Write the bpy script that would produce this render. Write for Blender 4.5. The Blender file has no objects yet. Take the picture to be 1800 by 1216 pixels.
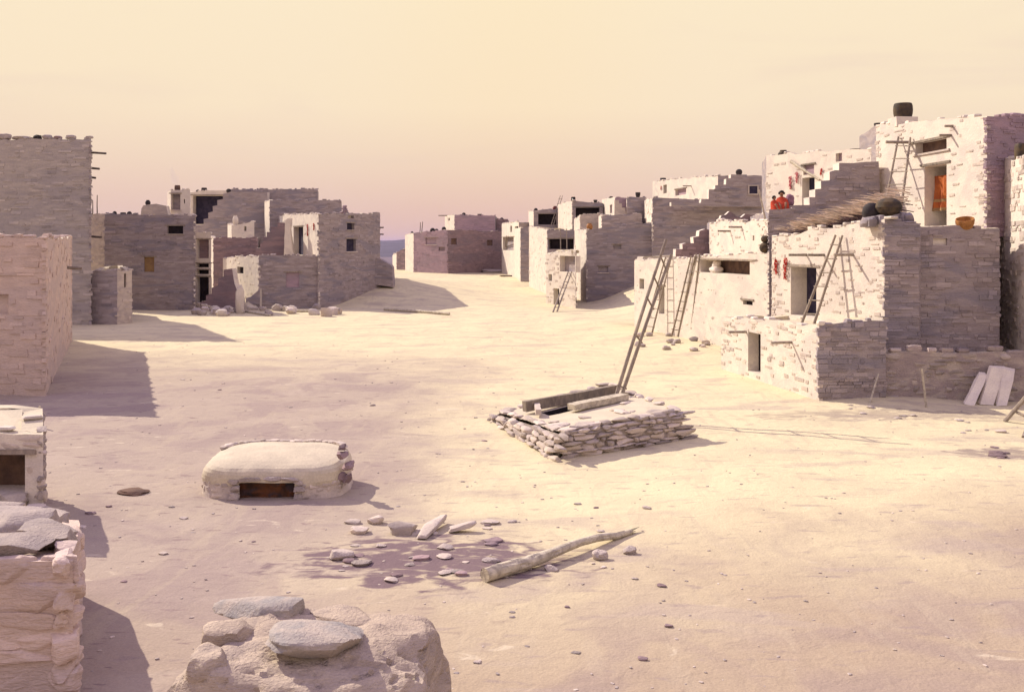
import bpy, bmesh, math, random
from mathutils import Vector, noise, Matrix

rnd = random.Random(11)
S = bpy.context.scene
C = S.collection
F, CX, HY, CH = 1700.0, 900.0, 430.0, 5.4      # focal length in photo pixels, principal column, horizon row, eye height


def XX(px, Y): return (px - CX) / F * Y
def ZZ(py, Y): return CH - (py - HY) / F * Y
def at(px, py, Y): return Vector((XX(px, Y), Y, ZZ(py, Y)))


def ss(a, b, x):
    t = max(0.0, min(1.0, (x - a) / (b - a)))
    return t * t * (3 - 2 * t)


def nz(x, y, z=0.0, s=1.0): return noise.noise(Vector((x * s, y * s, z * s)))


def terrain(x, y):
    z = 1.0 * ss(95, 150, y)
    z += 2.6 * ss(6.5, 15, x) * ss(66, 86, y) * (1 - ss(100, 122, y))
    z += 1.7 * ss(82, 94, y) * math.exp(-((x + 12.5) / 7.0) ** 2) * (1 - ss(104, 130, y))
    z += 0.10 * nz(x, y, 3.1, 0.16) + 0.035 * nz(x, y, 7.7, 0.7)
    if y < 70:
        z += 0.014 * nz(x, y, 1.7, 2.6)
    # the ground banks up a little against the houses on the right and the left
    z += 0.22 * math.exp(-((x - (13.0 - (y - 33) * 0.22)) / 2.2) ** 2) * ss(26, 40, y) * (1 - ss(62, 76, y))
    e = max(ss(172, 250, y + 6 * nz(x, y, 0, .05)), ss(150, 260, abs(x)))
    return z - 62 * e


def gp(px, py):
    """the point of the ground seen at a photo pixel"""
    Y = 6.0
    while Y < 170 and ZZ(py, Y) > terrain(XX(px, Y), Y):
        Y += 0.1
    return Vector((XX(px, Y), Y, terrain(XX(px, Y), Y)))


# ------------------------------------------------------------------ materials
M = {}


def mk(name, c1, c2, scale=2.0, stretch=(1, 1, 1), rough=0.95, bump=0.3, bscale=30.0, tint=0.5,
       c3=None, c3amt=0.5, c3scale=0.35, fine=0.25, bdist=0.02):
    m = bpy.data.materials.new(name)
    m.use_nodes = True
    nt = m.node_tree
    N, L = nt.nodes, nt.links
    b = N['Principled BSDF']
    b.inputs['Roughness'].default_value = rough
    b.inputs['Specular IOR Level'].default_value = 0.15
    geo = N.new('ShaderNodeNewGeometry')
    mp = N.new('ShaderNodeMapping')
    mp.inputs['Scale'].default_value = stretch
    L.new(geo.outputs['Position'], mp.inputs['Vector'])

    def noi(sc, det=5, dist=0.3):
        n = N.new('ShaderNodeTexNoise')
        n.inputs['Scale'].default_value = sc
        n.inputs['Detail'].default_value = det
        n.inputs['Distortion'].default_value = dist
        L.new(mp.outputs['Vector'], n.inputs['Vector'])
        return n

    def ramp(src, lo, hi):
        r = N.new('ShaderNodeMapRange')
        r.interpolation_type = 'SMOOTHSTEP'
        r.inputs['From Min'].default_value = lo
        r.inputs['From Max'].default_value = hi
        L.new(src, r.inputs['Value'])
        return r.outputs['Result']

    def mix(fac, a, bb, mode='MIX'):
        x = N.new('ShaderNodeMix')
        x.data_type = 'RGBA'
        x.blend_type = mode
        for k, v in ((0, fac), (6, a), (7, bb)):
            if isinstance(v, (int, float)):
                x.inputs[k].default_value = v
            elif isinstance(v, tuple):
                x.inputs[k].default_value = (*v, 1)
            else:
                L.new(v, x.inputs[k])
        return x.outputs[2]
    col = mix(ramp(noi(scale).outputs['Fac'], 0.35, 0.65), c1, c2)
    if c3:
        f = N.new('ShaderNodeMath')
        f.operation = 'MULTIPLY'
        f.inputs[1].default_value = c3amt
        L.new(ramp(noi(c3scale, 6, 1.2).outputs['Fac'], 0.46, 0.62), f.inputs[0])
        col = mix(f.outputs[0], col, c3)
    # per-stone tint and fine speckle
    at_ = N.new('ShaderNodeAttribute')
    at_.attribute_name = 'tint'
    ma = N.new('ShaderNodeMath')
    ma.operation = 'MULTIPLY_ADD'
    ma.inputs[1].default_value = tint
    ma.inputs[2].default_value = 1.0 - tint * 0.5
    L.new(at_.outputs['Fac'], ma.inputs[0])
    sp = noi(26, 4, 0)
    mb_ = N.new('ShaderNodeMath')
    mb_.operation = 'MULTIPLY_ADD'
    mb_.inputs[1].default_value = fine * 2
    mb_.inputs[2].default_value = 1.0 - fine
    L.new(sp.outputs['Fac'], mb_.inputs[0])
    mm = N.new('ShaderNodeMath')
    mm.operation = 'MULTIPLY'
    L.new(ma.outputs[0], mm.inputs[0])
    L.new(mb_.outputs[0], mm.inputs[1])
    vm = N.new('ShaderNodeVectorMath')
    vm.operation = 'SCALE'
    L.new(col, vm.inputs[0])
    L.new(mm.outputs[0], vm.inputs['Scale'])
    L.new(vm.outputs[0], b.inputs['Base Color'])
    if bump:
        bp = N.new('ShaderNodeBump')
        bp.inputs['Strength'].default_value = bump
        bp.inputs['Distance'].default_value = bdist
        L.new(noi(bscale, 6, 0.5).outputs['Fac'], bp.inputs['Height'])
        L.new(bp.outputs['Normal'], b.inputs['Normal'])
    M[name] = m
    return m


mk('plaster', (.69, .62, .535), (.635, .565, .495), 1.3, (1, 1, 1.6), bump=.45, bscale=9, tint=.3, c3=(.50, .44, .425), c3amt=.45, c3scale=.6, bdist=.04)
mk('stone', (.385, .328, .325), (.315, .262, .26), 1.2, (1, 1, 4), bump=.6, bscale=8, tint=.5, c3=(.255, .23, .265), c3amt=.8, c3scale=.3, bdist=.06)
mk('brownstone', (.30, .215, .22), (.245, .175, .185), 1.2, (1, 1, 4), bump=.6, bscale=8, tint=.6, c3=(.18, .15, .175), c3amt=.5, c3scale=.2, bdist=.06)
mk('mauvestone', (.40, .285, .325), (.335, .245, .29), 1.2, (1, 1, 3), bump=.5, bscale=8, tint=.4, c3=(.25, .205, .235), c3amt=.5, c3scale=.2, bdist=.06)
mk('greystone', (.45, .395, .365), (.385, .34, .32), 1.2, (1, 1, 4), bump=.6, bscale=8, tint=.45, c3=(.32, .29, .31), c3amt=.55, c3scale=.18, bdist=.06)
mk('pinkstone', (.64, .505, .43), (.56, .44, .38), 1.2, (1, 1, 4), bump=.6, bscale=8, tint=.3, c3=(.50, .41, .39), c3amt=.5, c3scale=.3, bdist=.06)
mk('palestone', (.56, .48, .41), (.47, .40, .35), 2.0, (1, 1, 2), bump=.5, bscale=14, tint=.4, c3=(.38, .325, .32), c3amt=.5, c3scale=1.2, bdist=.03)
mk('rubble', (.44, .375, .335), (.36, .305, .28), 3.0, (1, 1, 2), bump=.9, bscale=26, bdist=.03, tint=.45, c3=(.29, .25, .26), c3amt=.4, c3scale=1.4)
mk('tanrock', (.47, .385, .305), (.39, .315, .255), 1.6, (1, 1, 2.5), bump=.9, bscale=22, tint=.3, c3=(.33, .27, .235), c3amt=.6, c3scale=1.1, bdist=.03)
mk('terracestone', (.40, .325, .31), (.33, .27, .265), 2.2, (1, 1, 2.5), bump=.9, bscale=14, tint=.5, c3=(.52, .45, .385), c3amt=.7, c3scale=.8, bdist=.05)
mk('bluegrey', (.42, .36, .315), (.29, .27, .265), 3.0, (1, 1, 1.5), bump=.8, bscale=26, bdist=.025, tint=.4, c3=(.42, .36, .31), c3amt=.8, c3scale=1.1)
mk('mudroof', (.57, .50, .38), (.50, .44, .34), 2.0, bump=.4, bscale=12, tint=.3)
mk('dark', (.022, .018, .022), (.035, .026, .03), 3, bump=0, tint=0)  # this and darkblue: unlit depth of openings put into the colour
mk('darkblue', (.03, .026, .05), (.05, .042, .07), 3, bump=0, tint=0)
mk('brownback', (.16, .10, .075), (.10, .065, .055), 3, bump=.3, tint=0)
mk('rust', (.13, .052, .026), (.05, .028, .022), 4.0, bump=.5, bscale=20, tint=.3, c3=(.05, .045, .06), c3amt=.7, c3scale=2.2)
mk('ochre', (.30, .19, .085), (.24, .15, .08), 3, bump=.1, tint=0)
mk('wood', (.33, .275, .22), (.24, .20, .165), 9, (1, 1, .4), bump=.4, bscale=30, tint=.5, c3=(.17, .14, .13), c3amt=.5, c3scale=2)
mk('palewood', (.56, .50, .39), (.44, .39, .30), 6, (1, 1, 1), bump=.6, bscale=24, tint=.4, c3=(.28, .24, .20), c3amt=.6, c3scale=5)
mk('darkwood', (.11, .085, .075), (.07, .055, .05), 6, bump=.4, tint=.5)
mk('clay', (.105, .075, .045), (.055, .043, .036), 4, bump=.15, tint=.2, rough=.7, c3=(.03, .027, .027), c3amt=.7, c3scale=1.6)
mk('darkclay', (.055, .045, .045), (.035, .03, .033), 4, bump=.2, tint=.3, rough=.8)
mk('orangeclay', (.42, .20, .07), (.30, .14, .05), 5, bump=.15, tint=.2, rough=.7)
mk('redclay', (.16, .035, .035), (.10, .025, .03), 5, bump=.15, tint=.2, rough=.7)
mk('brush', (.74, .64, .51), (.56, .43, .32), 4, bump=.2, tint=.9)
mk('shadebrush', (.15, .105, .11), (.08, .06, .068), 4, bump=.2, tint=.9)  # shade in the lower brush pile put into the colour
mk('chili', (.50, .06, .035), (.38, .04, .04), 20, bump=.2, tint=.6)
mk('pinkcloth', (.55, .17, .19), (.45, .10, .12), 12, bump=.2, tint=.4)
mk('redcloth', (.48, .065, .03), (.36, .045, .025), 14, bump=.5, tint=.2)
mk('orangecloth', (.42, .125, .035), (.28, .075, .03), 5, (1, 1, .5), bump=.4, tint=.2, c3=(.35, .10, .03), c3amt=.8, c3scale=3)
mk('mauvecloth', (.30, .17, .22), (.22, .12, .17), 6, bump=.2, tint=.2)
mk('skin', (.30, .16, .10), (.26, .135, .085), 9, bump=0, tint=0, rough=.6)
mk('hair', (.012, .010, .010), (.02, .016, .015), 20, bump=.2, tint=0, rough=.5)
mk('hill', (.085, .075, .10), (.06, .055, .075), .004, bump=0, tint=0, fine=0)


def ground_material():
    m = bpy.data.materials.new('earth')
    m.use_nodes = True
    nt = m.node_tree
    N, L = nt.nodes, nt.links
    b = N['Principled BSDF']
    b.inputs['Roughness'].default_value = 1
    b.inputs['Specular IOR Level'].default_value = .1
    geo = N.new('ShaderNodeNewGeometry')
    sep = N.new('ShaderNodeSeparateXYZ')
    L.new(geo.outputs['Position'], sep.inputs[0])

    def noi(sc, det=6, dist=.5, stretch=None):
        n = N.new('ShaderNodeTexNoise')
        n.inputs['Scale'].default_value = sc
        n.inputs['Detail'].default_value = det
        n.inputs['Distortion'].default_value = dist
        if stretch:
            mp = N.new('ShaderNodeMapping')
            mp.inputs['Scale'].default_value = stretch
            L.new(geo.outputs['Position'], mp.inputs['Vector'])
            L.new(mp.outputs[0], n.inputs['Vector'])
        else:
            L.new(geo.outputs['Position'], n.inputs['Vector'])
        return n.outputs['Fac']

    def math_(op, a, c=0.0):
        x = N.new('ShaderNodeMath')
        x.operation = op
        for i, v in enumerate((a, c)):
            if isinstance(v, (int, float)):
                x.inputs[i].default_value = v
            else:
                L.new(v, x.inputs[i])
        return x.outputs[0]

    def rng(v, a, c, lo=0., hi=1.):
        r = N.new('ShaderNodeMapRange')
        r.interpolation_type = 'SMOOTHSTEP'
        for k, q in zip(('From Min', 'From Max', 'To Min', 'To Max'), (a, c, lo, hi)):
            r.inputs[k].default_value = q
        L.new(v, r.inputs['Value'])
        return r.outputs[0]

    def mix(f, a, c):
        x = N.new('ShaderNodeMix')
        x.data_type = 'RGBA'
        for k, v in ((0, f), (6, a), (7, c)):
            if isinstance(v, (int, float)):
                x.inputs[k].default_value = v
            elif isinstance(v, tuple):
                x.inputs[k].default_value = (*v, 1)
            else:
                L.new(v, x.inputs[k])
        return x.outputs[2]
    x, y = sep.outputs[0], sep.outputs[1]
    # paler ground up the middle of the plaza; browner ground on the left and in front
    xl = math_('ADD', x, math_('MULTIPLY', math_('SUBTRACT', noi(.13), .5), 9.0))
    yl = math_('ADD', y, math_('MULTIPLY', math_('SUBTRACT', noi(.2), .5), 9.0))
    left = math_('MULTIPLY', rng(math_('ADD', xl, math_('MULTIPLY', y, .05)), -4.0, 2.0, 1., 0.), rng(yl, 34, 54, 1., 0.))
    front = math_('MULTIPLY', rng(math_('SUBTRACT', yl, math_('MULTIPLY', x, .45)), 10.0, 19.5, 1., 0.), .85)
    
    col = mix(rng(noi(.5), .38, .64), (.625, .55, .36), (.57, .50, .335))
    col = mix(math_('MULTIPLY', left, .9), col, (.345, .28, .24))
    edge_mask = math_('MAXIMUM', left, front)
    col = mix(front, col, (.345, .265, .20))
    # thin washes of darker dust lying in streaks across the way
    st = rng(noi(.55, 6, .6, (.55, 1.5, 1)), .54, .66)
    col = mix(math_('MULTIPLY', st, .55), col, (.40, .33, .275))
    ds = rng(noi(4.2, 3, .2, (.45, 1.3, 1)), .62, .68)
    col = mix(math_('MULTIPLY', ds, math_('ADD', math_('MULTIPLY', left, .55), .12)), col, (.215, .155, .15))
    bl = rng(noi(.42, 4, .9), .44, .6)
    col = mix(math_('MULTIPLY', bl, math_('MULTIPLY', edge_mask, .5)), col, (.27, .205, .20))
    tr_ = rng(noi(1.1, 7, 1.4, (1.4, .35, 1)), .56, .64)
    col = mix(math_('MULTIPLY', tr_, .28), col, (.43, .36, .27))
    st2 = rng(noi(2.6, 5, .3, (.5, 1.6, 1)), .60, .68)
    col = mix(math_('MULTIPLY', st2, .45), col, (.28, .22, .21))
    pale = rng(noi(1.9, 5, .8, (.6, 1.3, 1)), .66, .72)
    col = mix(math_('MULTIPLY', pale, .5), col, (.60, .525, .40))
    # spilled mauve earth at the rubbish heap by the log; a darker patch at the far right
    for (hx_, hy_, rx_, ry_, am) in ((*gp(765, 985).xy, 2.3, 1.25, .95), (*gp(1790, 797).xy, 1.7, .7, .6), (*gp(1600, 728).xy, 5.5, .9, .45)):  # last entry: shade before the terrace painted into the ground
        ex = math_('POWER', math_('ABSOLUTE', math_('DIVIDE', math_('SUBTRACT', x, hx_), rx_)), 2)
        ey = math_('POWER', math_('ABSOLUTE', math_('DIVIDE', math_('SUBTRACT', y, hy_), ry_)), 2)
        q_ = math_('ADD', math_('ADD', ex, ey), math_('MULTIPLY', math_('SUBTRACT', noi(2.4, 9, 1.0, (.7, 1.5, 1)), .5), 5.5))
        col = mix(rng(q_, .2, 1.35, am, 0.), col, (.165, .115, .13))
    far = rng(y, 190, 600)
    col = mix(far, col, (.16, .125, .14))
    fs = noi(30, 5, 0)
    g = math_('ADD', math_('MULTIPLY', fs, .36), .82)
    vm = N.new('ShaderNodeVectorMath')
    vm.operation = 'SCALE'
    L.new(col, vm.inputs[0])
    L.new(g, vm.inputs['Scale'])
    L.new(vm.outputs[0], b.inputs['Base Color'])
    bp = N.new('ShaderNodeBump')
    bp.inputs['Strength'].default_value = .65
    bp.inputs['Distance'].default_value = .05
    L.new(math_('ADD', math_('MULTIPLY', noi(3.0, 8, .6), 1.0), math_('MULTIPLY', noi(22, 4, 0), .25)), bp.inputs['Height'])
    L.new(bp.outputs['Normal'], b.inputs['Normal'])
    M['earth'] = m


ground_material()
mk('darkearth', (.20, .145, .15), (.155, .112, .125), 2.2, bump=.6, bscale=9, tint=.3, c3=(.33, .26, .225), c3amt=.75, c3scale=1.6, bdist=.05)


# ------------------------------------------------------------------ mesh building
class MB:
    def __init__(s):
        s.v, s.f, s.m, s.t, s.sm, s.mats = [], [], [], [], [], []

    def mi(s, mat):
        if mat not in s.mats:
            s.mats.append(mat)
        return s.mats.index(mat)

    def add(s, vs, fs, mat, tint=.5, smooth=False):
        o = len(s.v)
        s.v += [tuple(v) for v in vs]
        k = s.mi(mat)
        for f in fs:
            s.f.append([i + o for i in f])
            s.m.append(k)
            s.t.append(tint)
            s.sm.append(smooth)

    def build(s, name, parent=None, origin=None):
        o3 = origin if origin is not None else (Vector(parent['_o']) if parent is not None else Vector((0, 0, 0)))
        me = bpy.data.meshes.new(name)
        me.from_pydata([tuple(Vector(v) - o3) for v in s.v], [], s.f)
        for m in s.mats:
            me.materials.append(M[m])
        me.polygons.foreach_set('material_index', s.m)
        me.polygons.foreach_set('use_smooth', s.sm)
        a = me.attributes.new('tint', 'FLOAT', 'FACE')
        a.data.foreach_set('value', s.t)
        me.update()
        if any(s.sm):
            me.set_sharp_from_angle(angle=math.radians(30))
        ob = bpy.data.objects.new(name, me)
        C.objects.link(ob)
        if parent is not None:
            ob.parent = parent
            # a sub-part of a part: the part's mesh sits at its thing's base
            ob['_o'] = list(o3)
        else:
            ob.location = o3
            ob['_o'] = list(o3)
        return ob


def thing(name, label, cat, loc, group=None):
    o = bpy.data.objects.new(name, None)
    o.empty_display_size = .2
    C.objects.link(o)
    o.location = loc
    o['_o'] = list(loc)
    o['label'] = label
    o['category'] = cat
    if 'kind' not in o:
        o['kind'] = 'thing'
    if group:
        o['group'] = group
    return o


def tag(o, label, cat, group=None):
    o['label'] = label
    o['category'] = cat
    if 'kind' not in o:
        o['kind'] = 'thing'
    if group:
        o['group'] = group
    return o


def box(mb, c, u, n, w, mat, jit=0., tint=.5):
    """a box with half axes u, n, w and jittered corners"""
    vs = []
    for a in (-1, 1):
        for b in (-1, 1):
            for d in (-1, 1):
                vs.append(Vector(c) + u * (a + rnd.uniform(-jit, jit)) + n * (b + rnd.uniform(-jit, jit)) + w * (d + rnd.uniform(-jit, jit)))
    mb.add(vs, [(0, 1, 3, 2), (4, 6, 7, 5), (0, 4, 5, 1), (2, 3, 7, 6), (0, 2, 6, 4), (1, 5, 7, 3)], mat, tint)


def _unit(n):
    vs, idx, fs = [], {}, []

    def g(p):
        k = tuple(round(a, 5) for a in p)
        if k not in idx:
            idx[k] = len(vs)
            vs.append(Vector(p))
        return idx[k]
    for ax in range(3):
        for s in (-1, 1):
            for i in range(n):
                for j in range(n):
                    q = []
                    for (a, b) in ((i, j), (i + 1, j), (i + 1, j + 1), (i, j + 1)):
                        p = [0, 0, 0]
                        p[ax] = s
                        p[(ax + 1) % 3] = -1 + 2 * a / n
                        p[(ax + 2) % 3] = -1 + 2 * b / n
                        q.append(g(p))
                    fs.append(q if s > 0 else q[::-1])
    return vs, fs


UN = {n: _unit(n) for n in (2, 3, 4, 6, 10)}


def rock(mb, c, u, n, w, mat, sub=3, p=4.0, amp=.12, tint=None, seed=None, smooth=True, cut=None):
    """a rounded irregular stone with half axes u, n, w"""
    vs, fs = UN[sub]
    sd = rnd.uniform(0, 99) if seed is None else seed
    out = []
    cut = (sub >= 3 and p > 2.7) if cut is None else cut
    planes = []
    if cut:
        for _ in range(9):
            nn_ = Vector((rnd.gauss(0, 1), rnd.gauss(0, 1), rnd.gauss(0, .8))).normalized()
            planes.append((nn_, rnd.uniform(.68, .95)))
    for q in vs:
        r = (abs(q.x) ** p + abs(q.y) ** p + abs(q.z) ** p) ** (1 / p)
        d = q / r
        k = 1 + amp * noise.noise(d * 1.3 + Vector((sd, sd * .7, 0))) * 1.6 + amp * .5 * noise.noise(d * 3.1 + Vector((0, sd, sd)))
        d = d * k
        for (nn_, h_) in planes:
            e_ = d.dot(nn_) - h_
            if e_ > 0:
                d = d - nn_ * e_ * .96
        if cut and sub >= 6:
            d = d * (1 + .022 * noise.noise(Vector((d.x * 1.5, d.y * 1.5, d.z * 7 + sd))) + .018 * noise.noise(d * 6 + Vector((sd, 0, 0))))
        out.append(Vector(c) + u * d.x + n * d.y + w * d.z)
    mb.add(out, fs, mat, rnd.random() if tint is None else tint, smooth)


def tube(mb, pts, radii, mat, seg=8, tint=.5, wob=0.0):
    pts = [Vector(p) for p in pts]
    vs, fs = [], []
    for i, p in enumerate(pts):
        d = (pts[min(i + 1, len(pts) - 1)] - pts[max(i - 1, 0)]).normalized()
        a = d.orthogonal().normalized()
        if i:
            a = (pa - d * pa.dot(d)).normalized()
        pa = a
        b = d.cross(a)
        for k in range(seg):
            t = 2 * math.pi * k / seg
            r = radii[i] * (1 + wob * rnd.uniform(-1, 1))
            vs.append(p + a * math.cos(t) * r + b * math.sin(t) * r)
    for i in range(len(pts) - 1):
        for k in range(seg):
            fs.append((i * seg + k, i * seg + (k + 1) % seg, (i + 1) * seg + (k + 1) % seg, (i + 1) * seg + k))
    mb.add(vs, fs, mat, tint, True)
    n = len(pts) - 1
    mb.add(vs[:seg][::-1], [tuple(range(seg))], mat, tint)
    mb.add(vs[n * seg:], [tuple(range(seg))], mat, tint)


def pole(mb, a, b, r0, r1, mat, n=4, bend=.03, seg=7, tint=.5):
    a, b = Vector(a), Vector(b)
    L = (b - a).length
    o1, o2 = Vector((rnd.uniform(-1, 1), rnd.uniform(-1, 1), rnd.uniform(-1, 1))) * bend * L, rnd.random()
    pts = [a.lerp(b, i / n) + o1 * math.sin(math.pi * i / n) * .5 for i in range(n + 1)]
    tube(mb, pts, [r0 + (r1 - r0) * i / n for i in range(n + 1)], mat, seg, tint, .08)


def lathe(mb, c, prof, mat, seg=20, tilt=None, tint=.5):
    vs, fs = [], []
    R = tilt or Matrix.Identity(3)
    for (r, z) in prof:
        for k in range(seg):
            t = 2 * math.pi * k / seg
            vs.append(Vector(c) + R @ Vector((r * math.cos(t), r * math.sin(t), z)))
    for i in range(len(prof) - 1):
        for k in range(seg):
            fs.append((i * seg + k, i * seg + (k + 1) % seg, (i + 1) * seg + (k + 1) % seg, (i + 1) * seg + k))
    mb.add(vs, fs, mat, tint, True)


# ------------------------------------------------------------------ masonry houses
class House:
    pass


def hit_edge(A, B, px):
    """where the sight line of a photo column meets the vertical plane through A-B: (s along A-B, depth)"""
    a = (px - CX) / F
    dx, dy = B[0] - A[0], B[1] - A[1]
    # A.x + s dx = a (A.y + s dy)
    s = (a * A[1] - A[0]) / (dx - a * dy)
    return s, A[1] + s * dy


def pt(c):
    """corner given as (px, Y) photo column and depth, or ('w', x, y) world"""
    return (c[1], c[2]) if c[0] == 'w' else (XX(c[0], c[1]), c[1])


def clad(mb, A, B, ztop, zb, holes, n2, prob=.5, h=.13, ln=.45, proud=.035, mat='stone', gap=.015, rounded=0, tsp=1.0, ends=True, endp=.9):
    """courses of laid stones standing a little proud of a wall"""
    ax = Vector((B[0] - A[0], B[1] - A[1], 0))
    L = ax.length
    ax.normalize()
    n3 = Vector((n2[0], n2[1], 0))
    z = zb
    zmax = max(ztop(0), ztop(1))
    while z < zmax:
        hh = h * rnd.uniform(.55, 1.6)
        u = rnd.uniform(-.08, .0) if ends else .05
        while u < L + (.03 if ends else -.05):
            l = ln * rnd.uniform(.35, 1.8)
            l = min(l, L + rnd.uniform(.0, .08) - u)
            if l < .08:
                break
            near_end = u < .3 or u + l > L - .35
            if rnd.random() < (max(prob, endp) if (near_end and ends) else prob):
                u0, u1, z0, z1 = u, u + l - gap, z, z + hh - gap
                if z1 < ztop(min(1, max(0, (u0 + l / 2) / L))) + .03 and not any(
                        u1 > a - .02 and u0 < b + .02 and z1 > c - .02 and z0 < d + .02 for (a, b, c, d) in holes):
                    pr = proud * rnd.uniform(.4, 1.3)
                    cc = Vector((A[0], A[1], 0)) + ax * ((u0 + u1) / 2) + n3 * (pr / 2 - .06) + Vector((0, 0, (z0 + z1) / 2 + rnd.uniform(-.01, .01)))
                    t = max(0, min(1, .5 + rnd.uniform(-.5, .5) * tsp))
                    if rounded:
                        rock(mb, cc, ax * ((u1 - u0) / 2), n3 * (pr / 2 + .06), Vector((0, 0, (z1 - z0) / 2)), mat, rounded, 5, .08, t)
                    else:
                        box(mb, cc, ax * ((u1 - u0) / 2), n3 * (pr / 2 + .06), Vector((0, 0, (z1 - z0) / 2)), mat, .14, t)
            u += l
        z += hh


def opening(H, e, kind, A, B, n2, rect, depth, back, frame='plaster', lintel=True, sill=False):
    u0, u1, z0, z1 = rect
    L = math.hypot(B[0] - A[0], B[1] - A[1])
    ax = Vector(((B[0] - A[0]) / L, (B[1] - A[1]) / L, 0))
    n3 = Vector((n2[0], n2[1], 0))
    o = Vector((A[0], A[1], 0))

    def P(u, z, d): return o + ax * u - n3 * d + Vector((0, 0, z))
    mb = MB()
    q = [(u0, z0), (u1, z0), (u1, z1), (u0, z1)]
    for i in range(4):
        a, b = q[i], q[(i + 1) % 4]
        mb.add([P(*a, 0), P(*b, 0), P(*b, depth), P(*a, depth)], [(0, 1, 2, 3)], frame, .45)
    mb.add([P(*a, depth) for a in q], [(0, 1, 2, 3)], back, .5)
    ob = mb.build(kind, H.root)
    w, hh = u1 - u0, z1 - z0
    if lintel:
        m2 = MB()
        box(m2, P((u0 + u1) / 2, z1 + .03 + hh * .02, .04), ax * (w / 2 + .12 + .1 * w * rnd.random()), n3 * .09, Vector((0, 0, .045)), 'wood', .12, rnd.random())
        m2.build('lintel', ob)
    if sill:
        m2 = MB()
        box(m2, P((u0 + u1) / 2, z0 - .04, .03), ax * (w / 2 + .1), n3 * .1, Vector((0, 0, .04)), 'palestone', .15, rnd.random())
        m2.build('sill', ob)
    return ob


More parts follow.
